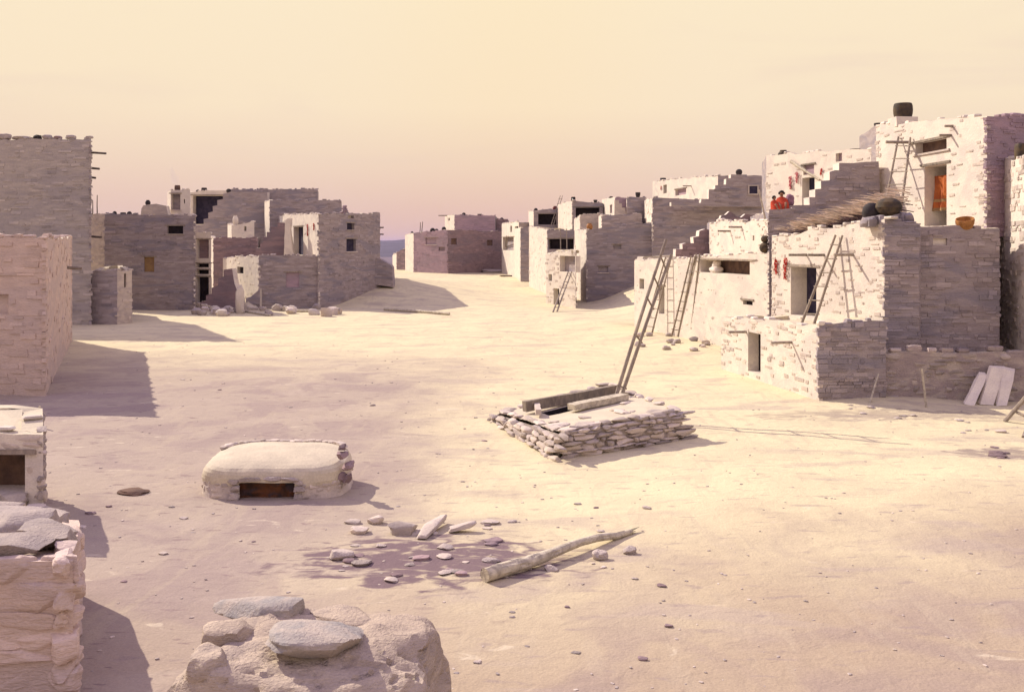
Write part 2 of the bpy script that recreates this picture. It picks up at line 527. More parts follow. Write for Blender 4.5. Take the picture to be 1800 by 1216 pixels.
def house(name, label, cat, corners, tops, faces=None, mat='stone', base=None, group=None, step=.55, jit=.085, roof='mudroof',
          cap=.38, drop=.22, coping=.5, cstone=.16, cmat=None):
    """an adobe room: footprint corners counter-clockwise, top rows as photo rows (or ('z', metres)) at each corner"""
    faces = faces or {}
    P = [pt(c) for c in corners]
    n = len(P)
    T = [t[1] if isinstance(t, tuple) else ZZ(t, P[i][1]) for i, t in enumerate(tops)]
    if base is None:
        base = min(terrain(*p) for p in P) - .6
    cx, cy = sum(p[0] for p in P) / n, sum(p[1] for p in P) / n
    H = House()
    gz = base if base > 1.2 else terrain(cx, cy)
    H.root = thing(name, label, cat, (cx, cy, gz), group)
    H.P, H.T, H.n = P, T, n
    sd = rnd.uniform(0, 50)
    nrm = []
    for i in range(n):
        A, B = P[i], P[(i + 1) % n]
        L = math.hypot(B[0] - A[0], B[1] - A[1])
        nrm.append(((B[1] - A[1]) / L, -(B[0] - A[0]) / L))
    H.nrm = nrm
    wall, rf = MB(), MB()
    ring_o, ring_i = [], []
    for i in range(n):
        A, B = P[i], P[(i + 1) % n]
        L = math.hypot(B[0] - A[0], B[1] - A[1])
        fc = faces.get(i, {})
        fm = fc.get('mat', mat)
        n2 = nrm[i]

        def ztop(s, i=i): return T[i] + (T[(i + 1) % n] - T[i]) * s

        def zj(u, i=i, A=A, B=B, L=L):
            s = u / L
            x, y = A[0] + (B[0] - A[0]) * s, A[1] + (B[1] - A[1]) * s
            return ztop(s) + jit * 1.6 * nz(x, y, sd, .9) + jit * .8 * nz(x, y, sd + 5, 3.1)
        holes, kinds = [], []
        for hd in fc.get('holes', []):
            kind, x0, y0, x1, y1, back = hd[:6]
            s0, Ya = hit_edge(A, B, x0)
            s1, Yb = hit_edge(A, B, x1)
            Ym = (Ya + Yb) / 2
            ua, ub = sorted((s0 * L, s1 * L))
            ua, ub = max(.05, ua), min(L - .05, ub)
            za, zb_ = sorted((ZZ(y0, Ym), ZZ(y1, Ym)))
            zb_ = min(zb_, min(zj(ua), zj(ub)) - .12)
            if ub - ua < .05 or zb_ - za < .05:
                continue
            holes.append((ua, ub, za, zb_))
            kinds.append(hd)
        us = sorted(set([0., L] + [L * k / max(1, int(L / step)) for k in range(1, int(L / step))] + [h[0] for h in holes] + [h[1] for h in holes]))
        zs = sorted(set([h[2] for h in holes] + [h[3] for h in holes]))
        nr = len(zs) + 2
        vs = []
        for u in us:
            s = u / L
            x, y = A[0] + (B[0] - A[0]) * s, A[1] + (B[1] - A[1]) * s
            zt = zj(u)
            for z in [base] + zs + [zt]:
                vs.append((x, y, min(z, zt)))
        fs = []
        for a in range(len(us) - 1):
            for b in range(nr - 1):
                um = (us[a] + us[a + 1]) / 2
                zlo = ([base] + zs + [99])[b]
                zhi = ([base] + zs + [99])[b + 1]
                if any(h[0] - 1e-6 < um < h[1] + 1e-6 and zlo > h[2] - 1e-6 and zhi < h[3] + 1e-6 for h in holes):
                    continue
                fs.append((a * nr + b, (a + 1) * nr + b, (a + 1) * nr + b + 1, a * nr + b + 1))
        wall.add(vs, fs, fm, .42)
        for h, hd in zip(holes, kinds):
            op = hd[6] if len(hd) > 6 else {}
            dp = op.get('depth', .45 if hd[0] == 'doorway' else .28)
            opening(H, i, hd[0], A, B, n2, h, dp, hd[5], op.get('frame', fm), op.get('lintel', True), op.get('sill', False))
        if fc.get('clad'):
            k = dict(fc['clad'])
            k.setdefault('mat', fm)
            clad(wall, A, B, lambda s: zj(min(max(s, 0), 1) * L), fc.get('zb', max(base, min(terrain(*A), terrain(*B)) - .1)), holes, n2, **k)
        # rings for the roof
        for u in us[:-1]:
            s = u / L
            x, y = A[0] + (B[0] - A[0]) * s, A[1] + (B[1] - A[1]) * s
            if u == 0.:
                p = nrm[i - 1]
                k = 1 + p[0] * n2[0] + p[1] * n2[1]
                k = max(k, .5)
                ix, iy = x - cap * (p[0] + n2[0]) / k, y - cap * (p[1] + n2[1]) / k
            else:
                ix, iy = x - cap * n2[0], y - cap * n2[1]
            ring_o.append((x, y, zj(u)))
            ring_i.append((ix, iy, zj(u) + rnd.uniform(-.03, .02), ztop(s)))
        # coping stones along visible edges
        if fc.get('coping', coping if i in faces else 0):
            cp = fc.get('coping', coping)
            u = rnd.uniform(0, .3)
            ax = Vector(((B[0] - A[0]) / L, (B[1] - A[1]) / L, 0))
            n3 = Vector((n2[0], n2[1], 0))
            while u < L - .1:
                l = cstone * rnd.uniform(1., 3.4)
                if rnd.random() < cp:
                    hgt = cstone * rnd.uniform(.25, .6)
                    cc = Vector((A[0], A[1], 0)) + ax * (u + l / 2) - n3 * (cap * rnd.uniform(.25, .6)) + Vector((0, 0, zj(min(L, u + l / 2)) + hgt * .6))
                    rock(wall, cc, ax * (l / 2), n3 * (cap * rnd.uniform(.3, .5)), Vector((0, 0, hgt)), cmat or fm, 2, 4, .15)
                u += l + cstone * rnd.uniform(0, .8)
    m = len(ring_o)
    vs = ring_o + [r[:3] for r in ring_i] + [(r[0], r[1], r[3] - drop) for r in ring_i]
    fs = []
    for k in range(m):
        j = (k + 1) % m
        fs.append((k, j, m + j, m + k))
        fs.append((m + k, m + j, 2 * m + j, 2 * m + k))
    fs.append(tuple(range(2 * m, 3 * m)))
    rf.add(vs, fs, roof, .5)
    H.wall = wall.build('wall', H.root)
    H.roofo = rf.build('roof', H.root)
    return H


def stepwall(H, name, poly, Y, th, mat='stone', cl=None, top='plaster'):
    """a stepped wall or stair: outline in photo pixels at depth Y, built th metres thick"""
    mb = MB()
    P = [at(px, py, Y) for px, py in poly]
    ar = sum(P[i].x * P[(i + 1) % len(P)].z - P[(i + 1) % len(P)].x * P[i].z for i in range(len(P)))
    if ar < 0:
        P = P[::-1]
    n = len(P)
    # subdivide the outline so that its edges wander like hand-laid stone
    Q = []
    for i in range(n):
        a, b = P[i], P[(i + 1) % n]
        k = max(1, int((b - a).length / .5))
        for j in range(k):
            q = a.lerp(b, j / k)
            Q.append(q + Vector((.04 * nz(q.x, q.z, 4, 2.3), 0, .05 * nz(q.x, q.z, 9, 2.1))))
    n = len(Q)
    bk = [q + Vector((0, th, 0)) for q in Q]
    bm = bmesh.new()
    f = bm.faces.new([bm.verts.new(q) for q in Q])
    f.normal_update()
    bmesh.ops.triangulate(bm, faces=[f])
    bm.verts.index_update()
    fr = [[v.index for v in t.verts] for t in bm.faces]
    bm.free()
    mb.add(Q, fr, mat, .42)
    mb.add(bk, [t[::-1] for t in fr], mat, .42)
    for i in range(n):
        j = (i + 1) % n
        mb.add([Q[i], bk[i], bk[j], Q[j]], [(0, 1, 2, 3)], top, .5)
    if cl:
        xs, zs = [p.x for p in P], [p.z for p in P]

        def inside(x, z):
            c = False
            for i in range(len(P)):
                a, b = P[i], P[(i + 1) % len(P)]
                if (a.z > z) != (b.z > z) and x < (b.x - a.x) * (z - a.z) / (b.z - a.z) + a.x:
                    c = not c
            return c
        z = min(zs)
        while z < max(zs):
            hh = cl['h'] * rnd.uniform(.7, 1.3)
            x = min(xs)
            while x < max(xs):
                l = cl['ln'] * rnd.uniform(.5, 1.5)
                if rnd.random() < cl['prob'] and all(inside(x + l * a, z + hh * b) for a in (.05, .95) for b in (.1, .9)):
                    pr = .04 * rnd.uniform(.5, 1.3)
                    box(mb, Vector((x + l / 2, Y - pr / 2 + .05, z + hh / 2)), Vector((l / 2 - .01, 0, 0)), Vector((0, pr / 2 + .05, 0)), Vector((0, 0, hh / 2 - .01)), mat, .12, rnd.random())
                x += l
            z += hh
    return mb.build(name, H.root)


def beam(H, px, py, e, length, r=.07, out=None, mat='wood', name='roof_beam'):
    A, B = H.P[e], H.P[(e + 1) % H.n]
    s, Y = hit_edge(A, B, px)
    p = at(px, py, Y)
    n2 = Vector((*H.nrm[e], 0)) if out is None else Vector(out).normalized()
    mb = MB()
    pole(mb, p - n2 * .25, p + n2 * length, r, r * .85, mat, 3, .02, 7, rnd.random())
    return mb.build(name, H.root)


def drop_z(x, y, top=60.):
    dg = bpy.context.evaluated_depsgraph_get()
    ok, loc, *_ = S.ray_cast(dg, Vector((x, y, top)), Vector((0, 0, -1)))
    return loc.z if ok else terrain(x, y)


def edge_xy(H, e, px, inset=.2):
    A, B = H.P[e], H.P[(e + 1) % H.n]
    s, Y = hit_edge(A, B, px)
    return A[0] + (B[0] - A[0]) * s - H.nrm[e][0] * inset, Y - H.nrm[e][1] * inset


POTS = {
    'olla': [(0, 0), (.45, .0), (.72, .12), (.95, .32), (1, .5), (.93, .68), (.72, .84), (.56, .92), (.62, 1.0), (.54, 1.0), (.5, .9), (.7, .7), (.7, .3), (0, .1)],
    'jar': [(0, 0), (.78, .0), (.88, .06), (.97, .3), (1, .55), (.97, .82), (.9, .97), (.84, 1.0), (.78, .97), (.85, .7), (.8, .2), (0, .1)],
    'bowl': [(0, 0), (.5, .0), (.75, .18), (.95, .55), (1, .8), (.97, 1.0), (.9, 1.0), (.9, .8), (.7, .3), (0, .14)],
    'ball': [(0, 0), (.5, .03), (.83, .2), (1, .48), (.9, .76), (.6, .93), (.3, 1.0), (.22, .97), (.3, .8), (0, .6)],
}


def pot(x, y, z, r, h, kind, mat, label, group=None, name='clay_pot', tilt=None, cat='pot'):
    mb = MB()
    lathe(mb, (x, y, z), [(a * r, b * h) for a, b in POTS[kind]], mat, 20, tilt)
    o = mb.build(name, None, Vector((x, y, z)))
    return tag(o, label, cat, group)


def roof_pot(H, e, px, wpx, hpx, kind, mat, label, inset=.22, name='clay_pot', cat='pot', group='pots standing on the roofs'):
    x, y = edge_xy(H, e, px, inset)
    bpy.context.view_layer.update()
    z = drop_z(x, y) - .015
    return pot(x, y, z, wpx / 2 * y / F, hpx * y / F, kind, mat, label, group, name, None, cat)


def ladder(label, a0, a1, b0, b1, rungs, r=.055, mat='wood', group='pole ladders about the pueblo', rr=.025, ts=None, name='ladder', ext=.12):
    """two poles a0-b0 and a1-b1 (foot to head) and the rungs tied across them"""
    a0, a1, b0, b1 = map(Vector, (a0, a1, b0, b1))
    t = thing(name, label, 'ladder', (a0 + a1) / 2, group)
    for a, b in ((a0, b0), (a1, b1)):
        mb = MB()
        pole(mb, a, b, r, r * .75, mat, 6, .008, 8, .6)
        mb.build('pole', t)
    for s in (ts or [(i + .7) / (rungs + .4) for i in range(rungs)]):
        mb = MB()
        p, q = a0.lerp(b0, s), a1.lerp(b1, s)
        d = (q - p).normalized() * ext
        pole(mb, p - d, q + d, rr, rr, mat, 2, .02, 6, .4)
        mb.build('rung', t)
    return t


def chilies(H, e, px, y0, y1, wpx, mat, label, group='strings of chilies hung on the walls'):
    A, B = H.P[e], H.P[(e + 1) % H.n]
    s, Y = hit_edge(A, B, px)
    n3 = Vector((*H.nrm[e], 0))
    p0, p1 = at(px, y0, Y), at(px, y1, Y)
    mb = MB()
    w = wpx * Y / F / 2
    k = int((p0.z - p1.z) / .05)
    for i in range(k):
        for j in range(4):
            t = (i + rnd.random()) / k
            c = p0.lerp(p1, t) + n3 * (.06 + .05 * rnd.random()) + Vector((0, rnd.uniform(-w, w) * 1.5, 0)) * (1 - .4 * t) + Vector((rnd.uniform(-w, w) * .3, 0, 0))
            d = Vector((rnd.uniform(-.5, .5), rnd.uniform(-.8, .8), -1)).normalized()
            tube(mb, [c, c + d * .05, c + d * .11], [.018, .02, .004], mat, 5, rnd.random())
    mb.build
    o = mb.build('chili_string', None, p0 + n3 * .06)
    return tag(o, label, 'chilies', group)


FARC = dict(prob=.2, h=.13, ln=.55, proud=.028, tsp=.9, endp=.45)
FARP = dict(prob=.05, h=.15, ln=.5, proud=.03, tsp=.6, endp=.3)
MIDC = dict(prob=.38, h=.095, ln=.32, proud=.028, tsp=.9, endp=.7)
MIDP = dict(prob=.07, h=.09, ln=.3, proud=.02, mat='palestone', tsp=.8, endp=.35)

# ================================================================== THE SETTING
def axis(breaks):
    out = []
    for (a, b, s) in breaks:
        k = max(1, int(round((b - a) / s)))
        out += [a + (b - a) * i / k for i in range(k)]
    return out + [breaks[-1][1]]


xs = axis([(-26000, -3000, 2300), (-3000, -400, 430), (-400, -120, 28), (-120, -30, 3), (-30, 30, .4), (30, 120, 3), (120, 400, 28), (400, 3000, 430), (3000, 26000, 2300)])
ys = axis([(-3000, -400, 430), (-400, -60, 34), (-60, 4, 3), (4, 40, .4), (40, 70, .8), (70, 180, 2.2), (180, 270, 6), (270, 1200, 90), (1200, 6000, 600), (6000, 30000, 2400)])
mb = MB()
vs = [(x, y, terrain(x, y) if abs(x) < 900 and y < 900 and y > -900 else -62.0) for y in ys for x in xs]
nx = len(xs)
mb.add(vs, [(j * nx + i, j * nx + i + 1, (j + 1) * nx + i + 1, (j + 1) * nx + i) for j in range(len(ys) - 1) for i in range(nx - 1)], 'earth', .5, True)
g = mb.build('ground')
g['kind'] = 'structure'
for o in (g,):
    pass

# far hills across the valley
mb = MB()
hx = [-9000 + 200 * i for i in range(91)]
rows = [(5200, 0), (6200, .45), (7200, .85), (8200, 1.0), (10200, .8), (12000, 0)]
vs = []
for (y, k) in rows:
    for x in hx:
        hgt = 118 + 45 * nz(x, y, 2, .0007) + 16 * nz(x, y, 5, .003)
        vs.append((x, y + 300 * nz(x, 0, 8, .001), -70 + k * hgt))
n = len(hx)
mb.add(vs, [(j * n + i, j * n + i + 1, (j + 1) * n + i + 1, (j + 1) * n + i) for j in range(len(rows) - 1) for i in range(n - 1)], 'hill', .5, True)
o = mb.build('hills')
o['kind'] = 'structure'

# ================================================================== RIGHT SIDE
w = lambda x, y: ('w', x, y)
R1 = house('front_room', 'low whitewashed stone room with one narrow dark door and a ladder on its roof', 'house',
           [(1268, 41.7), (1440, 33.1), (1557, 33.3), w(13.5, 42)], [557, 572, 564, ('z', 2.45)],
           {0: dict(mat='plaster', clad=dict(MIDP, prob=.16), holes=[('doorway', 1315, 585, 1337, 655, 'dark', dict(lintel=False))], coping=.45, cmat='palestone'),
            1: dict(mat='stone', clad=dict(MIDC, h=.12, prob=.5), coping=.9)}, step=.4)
beam(R1, 1312, 583, 0, .75, .055)
beam(R1, 1392, 602, 0, .8, .055)

TE = house('terrace', 'low rubble stone terrace fronting the tall house at far right with slabs leaning on it', 'terrace',
           [w(12.9, 36.5), w(12.95, 33.6), w(27, 33.2), w(27, 40)], [('z', 1.65), ('z', 1.68), ('z', 1.66), ('z', 1.7)],
           {1: dict(mat='terracestone', clad=dict(prob=.45, h=.15, ln=.42, proud=.05, rounded=3, mat='rubble', endp=.5), coping=.95, cmat='palestone')}, mat='palestone', cstone=.22)

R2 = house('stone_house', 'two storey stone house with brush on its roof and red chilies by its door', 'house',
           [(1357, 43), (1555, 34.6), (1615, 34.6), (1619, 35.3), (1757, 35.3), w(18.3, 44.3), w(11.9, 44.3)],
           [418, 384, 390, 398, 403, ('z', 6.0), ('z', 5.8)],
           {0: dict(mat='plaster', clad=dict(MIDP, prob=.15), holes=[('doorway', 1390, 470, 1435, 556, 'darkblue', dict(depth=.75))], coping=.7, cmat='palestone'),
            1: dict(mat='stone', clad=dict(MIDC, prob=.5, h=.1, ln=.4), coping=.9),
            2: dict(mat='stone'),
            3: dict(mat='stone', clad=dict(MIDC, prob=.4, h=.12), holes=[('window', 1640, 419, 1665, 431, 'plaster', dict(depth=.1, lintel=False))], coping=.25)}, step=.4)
for bx, ln_ in ((1418, .8), (1449, .7), (1500, .8)):
    beam(R2, bx, 448, 0, ln_, .06)

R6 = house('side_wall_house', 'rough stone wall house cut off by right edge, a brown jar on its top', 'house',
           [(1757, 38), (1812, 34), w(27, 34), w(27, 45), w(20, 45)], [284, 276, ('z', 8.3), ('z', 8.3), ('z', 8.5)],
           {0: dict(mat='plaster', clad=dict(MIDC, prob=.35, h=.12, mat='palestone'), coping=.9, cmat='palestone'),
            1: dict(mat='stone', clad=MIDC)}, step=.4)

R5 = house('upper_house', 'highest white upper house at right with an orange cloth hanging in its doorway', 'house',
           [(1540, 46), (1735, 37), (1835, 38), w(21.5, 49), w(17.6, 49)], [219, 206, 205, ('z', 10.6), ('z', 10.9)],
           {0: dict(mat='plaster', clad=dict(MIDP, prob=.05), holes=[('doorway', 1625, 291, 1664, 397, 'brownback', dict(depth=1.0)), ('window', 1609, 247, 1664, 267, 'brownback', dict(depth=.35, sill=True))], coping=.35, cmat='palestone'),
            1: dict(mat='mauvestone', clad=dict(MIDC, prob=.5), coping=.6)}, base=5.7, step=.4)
beam(R5, 1600, 250, 0, 1.1, .075, (-1, -.05, 0))
beam(R5, 1672, 238, 0, .5, .06)
beam(R5, 1675, 222, 0, .35, .06)

R4 = house('middle_terrace', 'shaded purple grey terrace room above the brush roof where two people sit', 'terrace',
           [w(12.45, 46.3), (1352, 44.5), (1548, 44.5), w(19, 58), w(14.2, 58)], [('z', 7.0), 366, 372, ('z', 7.05), ('z', 7.05)],
           {1: dict(mat='stone', clad=dict(MIDC, prob=.3), coping=.15), 0: dict(mat='stone')}, drop=.05)
R3 = house('terrace_house', 'white terrace house behind the seated people with pink chili strings and purple doorway', 'house',
           [(1347, 56), (1540, 46.5), w(22, 46.8), w(21, 60), w(15.5, 60)], [274, 260, ('z', 10.1), ('z', 10.3), ('z', 10.4)],
           {0: dict(mat='plaster', clad=dict(MIDP, prob=.05), holes=[('doorway', 1410, 312, 1432, 360, 'darkblue', dict(lintel=False)), ('window', 1412, 290, 1431, 307, 'mauvestone', dict(depth=.12)), ('window', 1469, 264, 1480, 284, 'mauvestone', dict(depth=.2, lintel=False))], coping=.5, cmat='palestone')}, base=6.8)
stepwall(R3, 'stair', [(1384, 374), (1384, 361), (1423, 360), (1423, 347), (1433, 347), (1433, 334), (1443, 332), (1443, 318), (1458, 317), (1458, 302), (1468, 299), (1475, 299), (1475, 286), (1545, 285), (1548, 376)], 45.1, .9, 'stone', dict(h=.13, ln=.4, prob=.3))

R7 = house('rubble_house', 'long low whitewashed rubble house behind the kiva ladder with three ladders leaning on it', 'house',
           [(1115, 62), (1356, 44.5), w(16, 45.5), w(16, 66), w(8.6, 66)], [459, 445, ('z', 5.0), ('z', 4.9), ('z', 4.6)],
           {0: dict(mat='plaster', clad=dict(prob=.17, h=.17, ln=.34, proud=.012, rounded=3, mat='palestone', endp=.5, tsp=1), coping=.6, cmat='palestone',
                    holes=[('window', 1124, 490, 1132, 508, 'dark', dict(lintel=False)), ('doorway', 1158, 503, 1168, 552, 'dark'), ('window', 1231, 456, 1318, 481, 'brownback', dict(depth=.7)), ('window', 1306, 528, 1323, 536, 'dark', dict(depth=.2))])}, step=.5)
R2b = house('small_white_house', 'small white house on a terrace above the rubble house with a pot by its wall', 'house',
            [(1247, 58), (1350, 46.2), w(15.5, 46.4), w(15.5, 61), w(12.3, 61)], [391, 389, ('z', 6.5), ('z', 6.6), ('z', 6.7)],
            {0: dict(mat='plaster', clad=dict(MIDP, prob=.04), coping=.8, cmat='palestone', holes=[('window', 1323, 414, 1326, 423, 'dark', dict(lintel=False))])}, base=4.4)
beam(R2b, 1284, 406, 0, .7, .06)
beam(R2b, 1304, 399, 0, .7, .06)
stepwall(R2b, 'parapet', [(1262, 394), (1262, 386), (1266, 384), (1268, 379), (1276, 377), (1282, 371), (1289, 376), (1296, 382), (1303, 382), (1310, 376), (1318, 378), (1324, 382), (1335, 378), (1347, 372), (1347, 394)], 57.3, .5, 'brownstone', None, 'plaster')
stepwall(R7, 'stair', [(1188, 452), (1188, 438), (1200, 437), (1200, 428), (1206, 427), (1219, 427), (1219, 417), (1229, 416), (1229, 406), (1240, 402), (1248, 404), (1254, 425), (1256, 452)], 58.6, 1.0, 'brownstone', dict(h=.14, ln=.4, prob=.3))

# the long grey wall and what stands on it
R8 = house('long_grey_house', 'long grey stone house with two small windows and an orange pot on its corner', 'house',
           [(1010, 99), (1031, 90), (1150, 89), w(14.5, 104)], [405, 404, 391, ('z', 7.3)],
           {0: dict(mat='plaster', clad=FARP, coping=.4, cmat='palestone'),
            1: dict(mat='stone', clad=dict(FARC, prob=.25), coping=.4, cmat='palestone', holes=[('window', 1078, 430, 1092, 438, 'stone', dict(depth=.2)), ('window', 1052, 468, 1069, 479, 'stone', dict(depth=.2, sill=True))])})
R8b = house('high_grey_house', 'large grey house with a stepped skyline and one dark window behind the rubble house', 'house',
            [(1133, 100), (1147, 88), (1352, 86), w(24, 110), w(16, 110)], [352, 348, 357, ('z', 9.3), ('z', 9.5)],
            {0: dict(mat='plaster', clad=dict(FARP, prob=.2), coping=.4, cmat='palestone'), 1: dict(mat='stone', clad=dict(FARC, prob=.35), coping=.3)})
stepwall(R8b, 'stepped_gable', [(1180, 362), (1180, 355), (1232, 357), (1233, 350), (1246, 350), (1246, 333), (1257, 333), (1257, 326), (1276, 325), (1276, 314), (1285, 313), (1285, 307), (1313, 307), (1313, 312), (1352, 313), (1354, 364)], 85.9, .9, 'stone', dict(h=.2, ln=.8, prob=.35))
# window in the gable: its dark depth is painted on a plate in a raised frame
mb = MB()
p = at(1324, 334, 85.86)
box(mb, p, Vector((.36, 0, 0)), Vector((0, .03, 0)), Vector((0, 0, .34)), 'darkblue', 0)
wv = mb.build('window', R8b.root)
for (dx, dz, ax, az) in ((0, .39, .46, .05), (0, -.39, .46, .05), (-.41, 0, .05, .34), (.41, 0, .05, .34)):
    mb = MB()
    box(mb, p + Vector((dx, -.03, dz)), Vector((ax, 0, 0)), Vector((0, .07, 0)), Vector((0, 0, az)), 'palestone', .1)
    mb.build('frame', wv)
R17 = house('upper_white_house', 'white upper house on the grey house with a chili string and a dark chimney pot', 'house',
            [(1147, 112), (1262, 92), w(26, 92), w(26, 116), w(17.5, 116)], [319, 309, ('z', 12.0), ('z', 12.4), ('z', 12.6)],
            {0: dict(mat='plaster', coping=.6, cmat='stone', holes=[('window', 1187, 332, 1206, 343, 'mauvestone', dict(depth=.3)), ('doorway', 1166, 325, 1172, 340, 'darkblue', dict(lintel=False))])}, base=8.6)
beam(R17, 1215, 327, 0, .9, .07)

R9 = house('annex', 'small pale annex with dark arched door and a ladder across its face', 'house',
           [(960, 88), (1012, 82), w(6.0, 90.5), w(4.6, 96)], [447, 440, ('z', 4.9), ('z', 4.8)],
           {0: dict(mat='plaster', clad=dict(FARP, prob=.22, mat='palestone'), coping=.7, cmat='palestone',
                    holes=[('doorway', 973, 507, 983, 545, 'dark', dict(lintel=False)), ('window', 964, 482, 970, 494, 'dark', dict(lintel=False)), ('window', 984, 450, 1011, 478, 'stone', dict(depth=.5, lintel=False))])})
R16 = house('porch_house', 'pale house behind the annex with a wide dark opening and short ladder', 'house',
            [(930, 117), (962, 104), (1020, 103), w(8.6, 118)], [398, 404, 406, ('z', 7.2)],
            {0: dict(mat='plaster', clad=FARP, coping=.4, cmat='palestone'),
             1: dict(mat='stone', clad=FARP, coping=.4, holes=[('window', 964, 420, 1008, 438, 'dark', dict(depth=.8))])})
R11 = house('cream_house', 'cream house above the porch house with a wide dark recess on its shaded face', 'house',
            [(981, 122), (1006, 112), (1060, 112), w(12.5, 126), w(7, 126)], [360, 353, 357, ('z', 10.3), ('z', 10.3)],
            {0: dict(mat='plaster', clad=FARP, coping=.5, cmat='stone'),
             1: dict(mat='stone', clad=dict(FARC, prob=.2), coping=.5, holes=[('window', 1012, 365, 1054, 396, 'dark', dict(depth=1.0))])})
R11c = house('rubble_bench', 'low pale rubble wall in front of the cream house recess', 'wall',
             [(1009, 107), (1020, 104.2), (1054, 104.4), w(9.8, 107)], [386, 378, 376, ('z', 8.6)],
             {0: dict(mat='plaster', coping=.7, cmat='palestone'), 1: dict(mat='palestone', clad=dict(FARC, prob=.5), coping=.9)}, base=5.6, cap=.25)
R12 = house('block_house', 'small white block with a narrow doorway between cream house and high grey house', 'house',
            [(1058, 114), (1081, 103), w(12.6, 103), w(12.8, 116)], [350, 347, ('z', 10.3), ('z', 10.3)],
            {0: dict(mat='plaster', coping=.4, cmat='stone', holes=[('doorway', 1072, 360, 1076, 375, 'mauvestone', dict(lintel=False, depth=.2))]),
             1: dict(mat='mauvestone', clad=dict(FARC, prob=.2))})
R12b = house('blue_grey_wall', 'dark blue grey low house below the white block', 'house',
             [(1052, 103), (1058, 98), (1128, 97.5), w(13.6, 106)], [380, 379, 376, ('z', 8.5)],
             {0: dict(mat='plaster', coping=.5), 1: dict(mat='stone', clad=dict(FARC, prob=.25), coping=.6, cmat='palestone')})
R12c = house('dark_grey_room', 'dark grey square room with a pot at its roof corner beside white block', 'house',
             [(1098, 108), (1102, 101), (1136, 101), w(14.2, 112)], [351, 348, 347, ('z', 10.3)],
             {0: dict(mat='plaster', coping=.4), 1: dict(mat='stone', clad=dict(FARC, prob=.3), coping=.6)})
stepwall(R12, 'stair', [(1080, 378), (1080, 352), (1088, 352), (1088, 358), (1093, 358), (1093, 365), (1099, 365), (1099, 371), (1106, 371), (1106, 380)], 101.4, .8, 'palestone', None)
R13 = house('open_front_house', 'grey house with a black open front and thin ladder beside the cream house', 'house',
            [(929, 134), (938, 124), (984, 124), w(6.4, 138)], [371, 372, 366, ('z', 9.8)],
            {0: dict(mat='plaster', coping=.5), 1: dict(mat='stone', clad=FARC, coping=.7, holes=[('window', 946, 376, 978, 395, 'dark', dict(depth=1.0))])})
R14 = house('pale_end_house', 'pale house with grey blue shaded strip at the end of the street', 'house',
            [(905, 136), (915, 126), (936, 125), w(4.0, 138)], [402, 401, 397, ('z', 7.6)],
            {0: dict(mat='plaster', coping=.4), 1: dict(mat='stone', clad=FARP, coping=.5)})
R15 = house('narrow_end_house', 'narrow white house with blue grey void and poles leaning beside the brown house', 'house',
            [(882, 150), (912, 132), w(3.6, 134), w(1.6, 152)], [393, 390, ('z', 8.4), ('z', 8.4)],
            {0: dict(mat='plaster', coping=.5, holes=[('window', 884, 417, 903, 440, 'stone', dict(depth=.6)), ('window', 897, 397, 900, 408, 'dark', dict(lintel=False)), ('window', 905, 398, 911, 405, 'dark', dict(lintel=False))])})

# ================================================================== THE FAR BROWN HOUSE
Fh = house('brown_house', 'large brown mauve house at the far end of the street seen corner on', 'house',
           [(712, 160), (727, 153), (787, 147), (890, 155), w(1.2, 172), w(-16, 172)], [413, 410, 404, 408, ('z', 7.8), ('z', 7.6)],
           {0: dict(mat='plaster', coping=.4),
            1: dict(mat='mauvestone', clad=dict(FARC, prob=.12), coping=.5, cmat='palestone', holes=[('window', 748, 418, 767, 430, 'mauvestone', dict(depth=.2, sill=True)), ('window', 771, 434, 782, 441, 'brownstone', dict(depth=.2, lintel=False))]),
            2: dict(mat='brownstone', clad=dict(FARC, prob=.16), coping=.5, cmat='palestone', holes=[('window', 793, 419, 803, 430, 'brownback', dict(depth=.2, lintel=False)), ('window', 856, 422, 866, 432, 'brownback', dict(depth=.15, lintel=False))])})
F2 = house('brown_upper_room', 'upper room of mauve grey stone on the brown house roof with pots', 'house',
           [(782, 166), (799, 160), (870, 160), w(-2.6, 170), w(-10.6, 170)], [379, 378, 379, ('z', 10.2), ('z', 10.2)],
           {0: dict(mat='plaster', coping=.5, holes=[('window', 788, 383, 791, 388, 'darkblue', dict(lintel=False))]), 1: dict(mat='mauvestone', clad=dict(FARC, prob=.2), coping=.8)}, base=7.2)
beam(F2, 785, 379, 0, 1.4, .1, (-1, -.1, 0))
F3 = house('dark_upper_room', 'small dark purple upper room right of the mauve upper room', 'house',
           [(870, 168), (872, 163), (893, 163), w(-.5, 171)], [388, 386, 386, ('z', 9.6)],
           {1: dict(mat='brownstone', clad=FARC, coping=.6)}, base=7.2)
Fr = house('ruined_hut', 'small ruined brown hut at the mesa edge left of brown house', 'hut',
           [(690, 176), (697, 170), (711, 168), w(-18.5, 177)], [450, 444, 438, ('z', 4.6)],
           {1: dict(mat='brownstone', clad=FARC, coping=.6, cmat='palestone'), 0: dict(mat='plaster')}, jit=.2)

